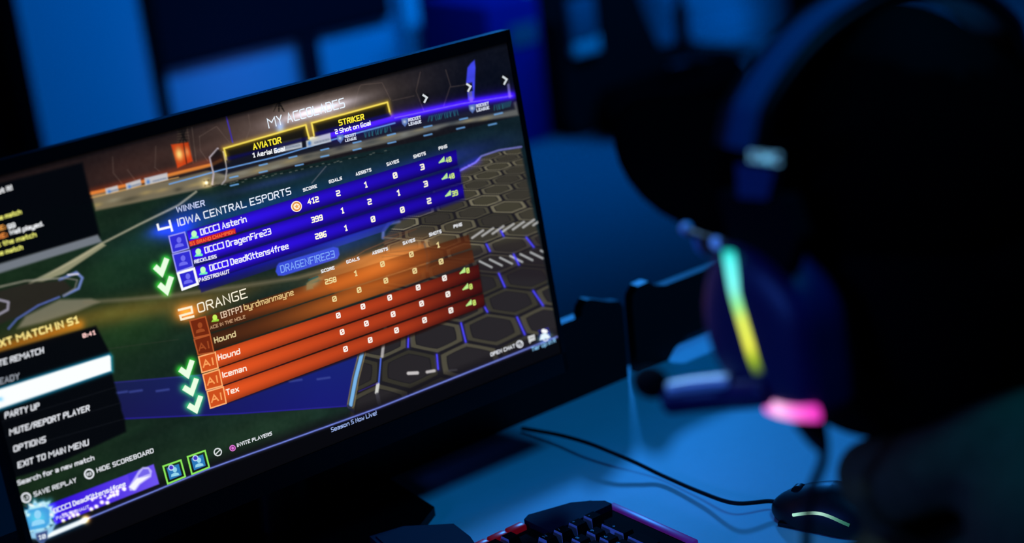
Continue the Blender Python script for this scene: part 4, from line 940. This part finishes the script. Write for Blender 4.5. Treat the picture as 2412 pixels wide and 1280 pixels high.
# head
def headfn(p):
    x, y, z = p
    if z < 0:
        x *= 1 - .32 * (-z) ** 1.3; 
        if y < 0: y *= 1 - .25 * (-z)
    if y > 0: y *= 1 - .06 * (1 - abs(z))
    return Vector((x, y, z))
ellipsoid(bm, (hx_, HYc, HZ), (.076, .097, .125), 40, 28, headfn)
ellipsoid(bm, (hx_, HYc + .052, HZ - .082), (.042, .04, .034), 20, 14)                     # jaw
tube(bm, [(hx_, HYc + .088, HZ + .012), (hx_, HYc + .103, HZ - .022), (hx_, HYc + .095, HZ - .032)], [.009, .013, .013])  # nose
for s in (-1, 1):
    ellipsoid(bm, (hx_ + s * .078, HYc - .005, HZ - .01), (.009, .02, .032), 14, 10)         # ears
    ellipsoid(bm, (hx_ + s * .032, HYc + .080, HZ + .004), (.015, .010, .010), 14, 10)       # eyelids
    tube(bm, [(hx_ + s * .014, HYc + .088, HZ + .026), (hx_ + s * .045, HYc + .078, HZ + .028)], .007)
tube(bm, [(hx_ - .024, HYc + .082, HZ - .058), (hx_, HYc + .090, HZ - .057), (hx_ + .024, HYc + .082, HZ - .058)], .007)
tube(bm, [(hx_ - .02, HYc + .080, HZ - .068), (hx_, HYc + .087, HZ - .068), (hx_ + .02, HYc + .080, HZ - .068)], .007)
V_ = [z_((hx_, -.74, -.34)), z_((hx_, -.745, -.2)), z_((hx_, -.745, -.03)), z_((hx_, -.74, .085)), z_((hx_, -.71, .16)), z_((hx_, -.685, .23))]
Rd = [(.13, .09), (.12, .085), (.14, .09), (.12, .08), (.055, .055), (.052, .055)]
E_ = [(0, 1), (1, 2), (2, 3), (3, 4), (4, 5)]
def hand(V_, E_, Rd, w, s):
    """palm and five curled fingers from wrist index w; s = -1 left hand, 1 right"""
    wx, wy, wz = V_[w]
    p = len(V_); V_.append((wx - s * .012, wy + .045, wz + .004)); Rd.append((.032, .016)); E_.append((w, p))
    for k, (dx, L) in enumerate(((-.026, .060), (-.009, .068), (.009, .064), (.026, .050))):
        b = len(V_); bx_, by_, bz_ = wx - s * .012 + dx, wy + .082, wz + .004
        V_.append((bx_, by_, bz_)); V_.append((bx_ - s * .006, by_ + L * .42, bz_ - .012)); V_.append((bx_ - s * .014, by_ + L * .55, bz_ - .034)); V_.append((bx_ - s * .016, by_ + L * .42, bz_ - .048))
        Rd.extend([(.0095, .0095), (.0085, .0085), (.008, .008), (.0065, .0065)]); E_.extend([(p, b), (b, b + 1), (b + 1, b + 2), (b + 2, b + 3)])
    b = len(V_); V_.append((wx - s * .036, wy + .035, wz + .006)); V_.append((wx - s * .054, wy + .064, wz + .012)); V_.append((wx - s * .050, wy + .088, wz + .012))
    Rd.extend([(.013, .012), (.010, .010), (.008, .008)]); E_.extend([(w, b), (b, b + 1), (b + 1, b + 2)])
sk_arms = {}
for s in (-1, 1):
    b = len(V_)
    pts = [z_((hx_ + s * .165, -.735, .062)), z_((hx_ + s * .215, -.70, -.06)), z_((hx_ + s * .235, -.66, -.17)), z_((hx_ + s * .15, -.56, -.13)), z_((hx_ + s * .072, -.485, -.085))]
    sk_arms[s] = pts
    V_ += pts; Rd += [.055, .047, .038, .034, (.027, .02)]; E_ += [(3, b), (b, b + 1), (b + 1, b + 2), (b + 2, b + 3), (b + 3, b + 4)]
    hand(V_, E_, Rd, b + 4, s)
for s in (-1, 1):
    b = len(V_); V_ += [z_((hx_ + s * .095, -.70, -.345)), z_((hx_ + s * .12, -.45, -.33)), z_((hx_ + s * .125, -.27, -.34)), z_((hx_ + s * .125, -.265, -.56)), z_((hx_ + s * .125, -.275, -.775)), z_((hx_ + s * .13, -.16, -.815))]
    Rd += [.085, .075, .058, .05, .038, (.04, .028)]; E_ += [(0, b), (b, b + 1), (b + 1, b + 2), (b + 2, b + 3), (b + 3, b + 4), (b + 4, b + 5)]
to_bm(bm, skin_mesh(V_, E_, Rd, 2))
link_mesh('body', remesh(bm, .005, 3), M['skin'], person)
# eyes
for s in (-1, 1):
    bm = NB(); ellipsoid(bm, (hx_ + s * .032, HYc + .0865, HZ + .003), (.0105, .0065, .007), 16, 12); obj('eye', bm, M['label'], person)
# fleece jacket
bm = NB()
jv = [z_((hx_, -.742, -.33)), z_((hx_, -.75, -.2)), z_((hx_, -.752, -.03)), z_((hx_, -.745, .075)), z_((hx_, -.728, .145))]
jr = [(.165, .125), (.155, .12), (.175, .12), (.15, .10), (.078, .078)]; je = [(0, 1), (1, 2), (2, 3), (3, 4)]
for s in (-1, 1):
    b = len(jv); q = sk_arms[s]; jv += [(q[0][0] , q[0][1], q[0][2]), q[1], q[2], q[3], (q[4][0] + s * .002, q[4][1] + .016, q[4][2] - .002)]
    jr += [.082, .068, .058, .052, .038]; je += [(3, b), (b, b + 1), (b + 1, b + 2), (b + 2, b + 3), (b + 3, b + 4)]
to_bm(bm, skin_mesh(jv, je, jr, 2))
# collar and folded hood
col_pts = []
for k in range(25):
    a_ = 2 * PI * k / 24; col_pts.append(Vector((hx_ + math.cos(a_) * .056, -.712 + math.sin(a_) * .055, ZF + .186 - .030 * math.sin(a_))))
tube(bm, col_pts, .027, seg=14)
ellipsoid(bm, (hx_ + .03, -.80, ZF + .165), (.12, .065, .085), 24, 16)
me = remesh(bm, .007, 3)
for v in me.vertices:
    n_ = v.normal; v.co += n_ * (.0025 * math.sin(v.co.x * 60 + v.co.z * 38) * math.sin(v.co.y * 45 + v.co.z * 21))
link_mesh('fleece_jacket', me, M['fleece'], person)
# trousers and shoes
bm = NB(); tv_ = [z_((hx_, -.74, -.345))]; tr = [(.165, .11)]; te = []
for s in (-1, 1):
    b = len(tv_); tv_ += [z_((hx_ + s * .095, -.66, -.345)), z_((hx_ + s * .12, -.45, -.335)), z_((hx_ + s * .125, -.265, -.34)), z_((hx_ + s * .125, -.262, -.56)), z_((hx_ + s * .125, -.272, -.80))]
    tr += [.102, .09, .074, .066, .056]; te += [(0, b), (b, b + 1), (b + 1, b + 2), (b + 2, b + 3), (b + 3, b + 4)]
to_bm(bm, skin_mesh(tv_, te, tr, 2)); link_mesh('trousers', remesh(bm, .008, 3), M['trouser'], person)
for s in (-1, 1):
    bm = NB(); x = hx_ + s * .128
    def shf(p): return Vector((p.x * (1 - .1 * p.y), p.y, max(p.z, -.45) * (1 - .35 * max(0, p.y))))
    ellipsoid(bm, (x, -.20, .04), (.052, .145, .085), 28, 18, shf); obj('shoe', bm, M['shoe'], person)
# cap
CZ = HZ + .032
bm = NB()
def capfn(p): return Vector((p.x, p.y, max(p.z, 0) if p.z > -.3 else -.0))
q = bmesh.ops.create_uvsphere(bm, u_segments=48, v_segments=28, radius=1.0)
dead = [v for v in q['verts'] if v.co.z < -.12]; bmesh.ops.delete(bm, geom=dead, context='VERTS')
for v in bm.verts: v.co = Vector((v.co.x * .094, v.co.y * .112, v.co.z * .107)) + Vector((hx_, HYc - .002, CZ))
crown = obj('cap', bm, M['cap'], person, label='black baseball cap')
md = crown.modifiers.new('t', 'SOLIDIFY'); md.thickness = .003; md.offset = 1
bm = NB(); nb_, mb_ = 21, 12; top = []; 
for i in range(nb_):
    a_ = PI * (i / (nb_ - 1)); row = []
    for j in range(mb_):
        t_ = j / (mb_ - 1)
        ex = .080 * math.cos(a_); 
        y_in = math.sqrt(max(0, 1 - (ex / .094) ** 2)) * .104; L_ = .128 * (math.sin(a_) ** .55)
        y_ = HYc - .002 + y_in + t_ * L_; z_b = CZ + .004 + .038 * (1 - (ex / .080) ** 2) * (.45 + .55 * (1 - t_ * .3)) - .012 * t_ - .016 * (ex / .08) ** 2
        row.append(bm.verts.new((hx_ + ex * (1 + .02 * t_), y_, z_b)))
    top.append(row)
for i in range(nb_ - 1):
    for j in range(mb_ - 1): bm.faces.new((top[i][j], top[i + 1][j], top[i + 1][j + 1], top[i][j + 1]))
bmesh.ops.remove_doubles(bm, verts=bm.verts[:], dist=.0004)
br = obj('brim', bm, M['cap'], crown); md = br.modifiers.new('t', 'SOLIDIFY'); md.thickness = .004; md.offset = 1
bm = NB(); cyl(bm, (hx_, HYc - .002, CZ + .1095), .007, .005, 16); obj('cap_button', bm, M['cap'], crown, bevel=.0015)
# hair at the back and sides
bm = NB(); q = bmesh.ops.create_uvsphere(bm, u_segments=40, v_segments=24, radius=1.0)
dead = [v for v in q['verts'] if v.co.y > .38 or v.co.z < -.80]; bmesh.ops.delete(bm, geom=dead, context='VERTS')
for v in bm.verts:
    k = 1 + .02 * math.sin(v.co.x * 30 + v.co.z * 17) * math.sin(v.co.z * 25)
    v.co = Vector((v.co.x * .089 * k, v.co.y * .112 * k, v.co.z * .150)) + Vector((hx_, HYc - .006, HZ - .0))
hr = obj('hair', bm, M['hair'], person); md = hr.modifiers.new('t', 'SOLIDIFY'); md.thickness = .006; md.offset = -1

office_chair('black office chair that the person is sitting on', hx_, -.735, 0, seat=.42, back_h=.36)

# game controller held below the edge of the view
gc = thing('game_controller', 'black game controller held in both hands above the desk edge', 'controller', (hx_, -.392, ZF - .094))
bm = NB(); zc = ZF - .094
ellipsoid(bm, (hx_, -.388, zc), (.055, .03, .016), 28, 14)
for s in (-1, 1): tube(bm, smooth_path([(hx_ + s * .045, -.385, zc), (hx_ + s * .062, -.405, zc - .004), (hx_ + s * .068, -.442, zc - .012)], 5), [.019] * 10 + [.015], seg=14)
link_mesh('shell', remesh(bm, .0025, 4), M['black'], gc)
for s in (-1, 1):
    bm = NB(); cyl(bm, (hx_ + s * .024, -.396, zc + .018), .008, .008, 20); obj('thumbstick', bm, M['black_edge'], gc, bevel=.0015)
bm = NB()
for k in range(4): cyl(bm, (hx_ + .045 + .009 * math.cos(k * PI / 2), -.383 + .009 * math.sin(k * PI / 2), zc + .0135), .0036, .006, 14)
obj('buttons', bm, M['legend'], gc)

# ================================================================ HEADSET
XE = -.345
hs = thing('headset', 'black gaming headset with cyan, yellow and pink light strips', 'headset', (hx_, -.65, ZF + .24))
outline = [(1700, 572), (1672, 620), (1655, 690), (1662, 770), (1682, 835), (1712, 885), (1765, 930), (1830, 965), (1890, 985), (1938, 985), (1940, 940), (1930, 850), (1918, 760), (1895, 700), (1860, 650), (1810, 600), (1760, 572), (1725, 562)]
O3 = [onX(x, y, XE) for x, y in outline]
cen = sum(O3, Vector()) / len(O3)
def loft(name, secs, m, parent, label=None, smooth=True):
    bm = NB(); rings = []
    for dx, k in secs: rings.append([bm.verts.new((p.x + dx, cen.y + (p.y - cen.y) * k, cen.z + (p.z - cen.z) * k)) for p in O3s])
    n = len(O3s)
    for a_, b_ in zip(rings[:-1], rings[1:]):
        for i in range(n): bm.faces.new((a_[i], a_[(i + 1) % n], b_[(i + 1) % n], b_[i]))
    bm.faces.new(rings[0][::-1]); bm.faces.new(rings[-1]); return obj(name, bm, m, parent, label=label)
O3s = smooth_path(O3 + [O3[0]], 4)[:-1]
cup = loft('ear_cup', [(-.010, .45), (-.0085, .72), (-.005, .88), (0, .97), (.005, 1.0), (.022, 1.0), (.027, .96)], M['cup'], hs)
loft('ear_cushion', [(.026, .80), (.028, .90), (.034, .94), (.040, .90), (.043, .78)], M['leather'], hs)
# light strips lie on the face of the cup
def face_pts(L, dx): return smooth_path([onX(x, y, XE + dx) for x, y in L], 8)
p1 = face_pts([(1716, 592), (1722, 630), (1733, 690), (1748, 745), (1764, 800), (1777, 845), (1790, 880)], -.009)
n1 = len(p1); keysC = [(0, (24, 190, 175)), (.1, (84, 236, 232)), (.3, (125, 245, 235)), (.42, (150, 240, 150)), (.52, (225, 240, 95)), (.72, (235, 235, 75)), (.86, (140, 170, 30)), (1, (40, 62, 50))]
def ramp(t, K):
    for (a0, c0_), (a1, c1_) in zip(K[:-1], K[1:]):
        if t <= a1: k = (t - a0) / (a1 - a0); return np.array(c0_) * (1 - k) + np.array(c1_) * k
    return np.array(K[-1][1])
strip('light_strip', p1, .0045, [ramp(i / (n1 - 1), keysC) for i in range(n1)], cup, 'cyan to yellow glowing strip', flat=(.5, 1.0), up=(1, 0, 0))
p2 = face_pts([(1806, 955), (1832, 965), (1862, 971), (1895, 974), (1926, 974)], -.006)
n2 = len(p2); keysP = [(0, (215, 75, 200)), (.3, (250, 190, 232)), (.65, (240, 105, 205)), (1, (215, 50, 175))]
strip('light_strip', p2, .0052, [ramp(i / (n2 - 1), keysP) for i in range(n2)], cup, 'pink glowing strip', flat=(.5, 1.0), up=(1, 0, 0))
# right hand cup mirrored about the head
def mirror(o, name, parent):
    me = o.data.copy(); cx2 = 2 * (hx_ - total_loc(o).x)
    for v in me.vertices: v.co.x = cx2 - v.co.x
    me.flip_normals(); n = bpy.data.objects.new(name, me); C.objects.link(n); n.parent = parent; return n
cup2 = mirror(cup, 'ear_cup', hs); mirror([o for o in hs.children if o.name.startswith('ear_cushion')][0], 'ear_cushion', hs)
for o in [c_ for c_ in cup.children]:
    n = mirror(o, 'light_strip', cup2)
# headband: an arch over the cap
arch = []; YH = -.652
ctrl = [onY(1712, 345, YH), onY(1722, 290, YH), onY(1737, 235, YH), onY(1790, 150, YH), onY(1858, 70, YH), onY(1940, 5, YH)]
topz = ctrl[-1].z + .004
left = ctrl + [Vector((hx_, YH, topz + .003))]
right = [Vector((2 * hx_ - p.x, p.y, p.z)) for p in reversed(ctrl)]
full = smooth_path(left + right, 6)
bm = NB(); up_ = []
n = len(full); sec = []
for i, p in enumerate(full):
    t_ = (full[min(i + 1, n - 1)] - full[max(i - 1, 0)]).normalized(); nrm = Vector((t_.z, 0, -t_.x)); nrm = nrm if nrm.dot(p - Vector((hx_, YH, ZF + .3))) > 0 else -nrm
    sec.append((p, nrm))
def band(bm, o0, o1, yw):
    rg = []
    for p, nr in sec:
        rg.append([bm.verts.new(p + nr * o + Vector((0, y + YO, 0))) for o, y in ((o0, -yw), (o0, yw), ((o0 + o1) / 2 + .0005, yw + .001), (o1, yw - .003), (o1 + .0008, 0), (o1, -yw + .003), ((o0 + o1) / 2 + .0005, -yw - .001))])
    k = len(rg[0])
    for a_, b_ in zip(rg[:-1], rg[1:]):
        for i in range(k): bm.faces.new((a_[i], a_[(i + 1) % k], b_[(i + 1) % k], b_[i]))
    bm.faces.new(rg[0][::-1]); bm.faces.new(rg[-1])
YO = -.008
bm = NB(); band(bm, -.004, .001, .0095); obj('headband', bm, M['band'], hs)
YO = .0
bm = NB(); band(bm, -.013, -.0045, .017); obj('headband_pad', bm, M['leather'], hs)
for s in (-1, 1):
    def mx(v): return v if s == -1 else Vector((2 * hx_ - v.x, v.y, v.z))
    XS = onY(1740, 400, YH).x
    bm = NB(); q = [onX(1716, 340, -.348), onX(1850, 345, -.348), onX(1838, 400, -.348), onX(1728, 385, -.348)]
    prism(bm, [mx(v) for v in q], (-s * .012, 0, 0)); obj('end_cap', bm, M['cap'], hs, bevel=.003)
    bm = NB(); q = [onX(1734, 385, -.347), onX(1824, 395, -.347), onX(1806, 470, -.347), onX(1738, 465, -.347)]
    prism(bm, [mx(v) for v in q], (-s * .007, 0, 0)); obj('slider', bm, M['slide'], hs, bevel=.002)
    bm = NB(); q = [onX(1690, 455, -.346), onX(1850, 470, -.346), onX(1880, 560, -.346), onX(1850, 660, -.346), onX(1790, 600, -.346), onX(1720, 590, -.346)]
    prism(bm, [mx(v) for v in q], (-s * .012, 0, 0)); obj('yoke', bm, M['foam'], hs, bevel=.004)
# maker's word on the end of the headband
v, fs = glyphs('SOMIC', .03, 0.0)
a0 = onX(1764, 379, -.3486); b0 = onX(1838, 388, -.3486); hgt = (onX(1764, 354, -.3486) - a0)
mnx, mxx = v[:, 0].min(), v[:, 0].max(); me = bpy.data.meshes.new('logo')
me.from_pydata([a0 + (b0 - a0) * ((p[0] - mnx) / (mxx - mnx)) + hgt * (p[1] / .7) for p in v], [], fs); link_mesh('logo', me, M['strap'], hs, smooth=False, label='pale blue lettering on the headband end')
# microphone boom
r0 = onX(1800, 925, XE - .004); r0 = r0 + Vector((-.008, 0, 0))
tip = at(1533, 902, r0_d := 1.10)
mid = at(1720, 925, 1.075)
bpath = smooth_path([at(1822, 918, 1.04), at(1760, 924, 1.06), mid, at(1640, 932, 1.09), at(1568, 940, 1.10)], 6)
boom = None
bm = NB(); tube(bm, bpath, [.0085] + [.0105] * (len(bpath) - 2) + [.009], seg=20); boom = obj('microphone_boom', bm, M['cup'], hs)
d_up = Vector(-DOWN)
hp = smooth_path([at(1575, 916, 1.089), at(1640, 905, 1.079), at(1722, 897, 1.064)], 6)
bm = NB(); tube(bm, hp, [.004] + [.0048] * (len(hp) - 2) + [.0044], seg=14); obj('boom_highlight', bm, M['boom'], boom, label='pale tube standing for the highlight along the boom')  # added pale tube paints the highlight along the top of the boom
bm = NB(); ellipsoid(bm, tip, (.0105, .013, .0105), 24, 16); obj('microphone_windscreen', bm, M['foam'], boom)
bm = NB(); cp = smooth_path([onX(1905, 985, XE + .01), onX(1925, 1030, XE + .01), onX(1942, 1062, XE + .008)], 5); tube(bm, cp, [.011 - .0075 * i / (len(cp) - 1) for i in range(len(cp))], seg=16); obj('strain_relief', bm, M['black'], hs)
bm = NB(); cp = smooth_path([onX(1941, 1055, XE + .008), onX(1938, 1090, XE + .006), onX(1922, 1130, XE + .004), onX(1909, 1168, XE), onX(1900, 1260, XE - .01), onX(1900, 1400, XE - .01)], 7); tube(bm, cp, .0032, seg=12); obj('cable', bm, M['cable'], hs)

# ================================================================ SPECTACLES
YGl = HYc + .105
gl = thing('eyeglasses', 'thin metal eyeglasses under the cap brim beside the headset', 'eyeglasses', (hx_, YGl, HZ + .005))
for s in (-1, 1):
    cxl = hx_ + s * .044; ring_ = [Vector((cxl + .035 * math.cos(a_), YGl - .010 * ((cxl + .035 * math.cos(a_) - hx_) / .075) ** 2, HZ + .003 + .0205 * math.copysign(abs(math.sin(a_)) ** .8, math.sin(a_)))) for a_ in [2 * PI * k / 32 for k in range(33)]]
    bm = NB(); tube(bm, ring_, .0024, seg=8); obj('rim', bm, M['glass_frame'], gl)
    bm = NB(); vs_ = [bm.verts.new(p) for p in ring_[:-1]]; bm.faces.new(vs_); obj('lens', bm, M['lens'], gl, smooth=False)
    X0 = hx_ + s * .079
    bm = NB(); tube(bm, smooth_path([(X0, YGl - .008, HZ + .010), (X0 + s * .010, YGl - .014, HZ + .010), (X0 + s * .012, YGl - .05, HZ + .008), (X0 + s * .008, YGl - .10, HZ + .004)], 5), .0019, seg=8, flat=(1.4, .8)); obj('temple', bm, M['black_edge'], gl)
    if s == -1: bm = NB(); ellipsoid(bm, onX(1688, 573, X0 - .012), (.0036, .0045, .004), 14, 10); obj('temple_glint', bm, M['badge'], gl, label='small glowing bead standing for a glint on the temple')
    bm = NB(); ellipsoid(bm, (X0 + s * .007, YGl - .010, HZ + .010), (.0045, .0045, .0045), 14, 10); obj('hinge', bm, M['glass_frame'], gl)
pa, pb = onY(1616, 546, YGl - .004), onY(1672, 511, YGl)
for s in (-1, 1):
    q_ = [pa, (pa + pb) / 2 + Vector((0, 0, .001)), pb]; q_ = q_ if s == -1 else [Vector((2 * hx_ - p.x, p.y, p.z)) for p in q_]
    bm = NB(); tube(bm, smooth_path(q_, 4), .0034, seg=10); obj('rim_highlight', bm, M['glass_frame'], gl)  # bars added to carry the lit streak on the top rims
bm = NB(); tube(bm, smooth_path([(hx_ - .010, YGl, HZ + .008), (hx_, YGl + .003, HZ + .012), (hx_ + .010, YGl, HZ + .008)], 5), .0016, seg=8); obj('bridge', bm, M['glass_frame'], gl)

# ================================================================ LIGHT
def area(name, loc, tgt, size, power, col, spread=None, shape='SQUARE', size_y=None):
    l = bpy.data.lights.new(name, 'AREA'); l.size = size; l.energy = power; l.color = col
    if size_y: l.shape = 'RECTANGLE'; l.size_y = size_y
    if spread: l.spread = spread
    o = bpy.data.objects.new(name, l); C.objects.link(o); o.location = loc
    o.rotation_euler = (Vector(tgt) - Vector(loc)).to_track_quat('-Z', 'Y').to_euler(); return o
BL = (0.022, 0.27, .93)
def spot(name, loc, tgt, power, col, ang, blend_=.3, rad=.1):
    l = bpy.data.lights.new(name, 'SPOT'); l.energy = power; l.color = col; l.spot_size = math.radians(ang); l.spot_blend = blend_; l.shadow_soft_size = rad
    o = bpy.data.objects.new(name, l); C.objects.link(o); o.location = loc
    o.rotation_euler = (Vector(tgt) - Vector(loc)).to_track_quat('-Z', 'Y').to_euler(); return o
LD = Vector((.14, .165, .097)); LP = Vector((.196, .12, ZF - .03)) + LD * 15.0
spot('spot_lamp', LP, (.0, -.13, DESK), 225, BL, 19, .35, .15)
area('ceiling_lamp', (.0, -1.0, 2.8), (.1, -.1, DESK), .45, 17, (.004, .33, .93))
area('side_fill_light', (-2.4, -.2, 1.5), (-.3, -.6, 1.1), .5, 1.6, (.05, .17, 1.0), spread=1.0)  # unseen fill added to lift the headset, fleece and key sides
area('wall_lamp', (3.0, 1.9, 2.7), (3.0, 3.9, .5), 3.0, 45, (0.0, .25, 1.0), shape='R', size_y=.4, spread=1.7)
spot('wall_helper_light', (1.0, 1.9, 1.0), tuple(onY(550, 175, WALLY)), 36, (.13, .25, 1.0), 17, 1.0, .2)  # unseen spot added to brighten the wall below the television
spot('boom_helper_light', (-.35, .6, 2.3), at(1650, 902, 1.075), 70, (.25, .55, 1.0), 5, .6, .03)  # unseen narrow spot added to brighten the top of the boom
spot('keycap_helper_light', (-1.5, -.25, 1.25), (-.13, -.2, DESK), 20, (.10, .25, 1.0), 9, 1.0, .05)  # unseen spot added to brighten the left sides of the keycaps
w = bpy.data.worlds.new('world'); scene.world = w; w.use_nodes = True
w.node_tree.nodes['Background'].inputs[0].default_value = (0.0, .010, .05, 1); w.node_tree.nodes['Background'].inputs[1].default_value = .7

# ================================================================ CAMERA
cd = bpy.data.cameras.new('camera'); cam = bpy.data.objects.new('camera', cd); C.objects.link(cam)
cd.sensor_width = 36; cd.sensor_fit = 'HORIZONTAL'; cd.lens = FPX / 2412 * 36; cd.clip_start = .05
Rm = Matrix(((RIGHT[0], -DOWN[0], -FWD[0]), (RIGHT[1], -DOWN[1], -FWD[1]), (RIGHT[2], -DOWN[2], -FWD[2])))
cam.matrix_world = Matrix.Translation(Vector(CAM)) @ Rm.to_4x4()
cd.dof.use_dof = True; cd.dof.focus_distance = 1.63; cd.dof.aperture_fstop = 2.5; cd.dof.aperture_blades = 0
scene.camera = cam
scene.view_settings.view_transform = 'Standard'; scene.view_settings.look = 'None'; scene.view_settings.exposure = 0; scene.view_settings.gamma = 1
scene.cycles.use_denoising = True
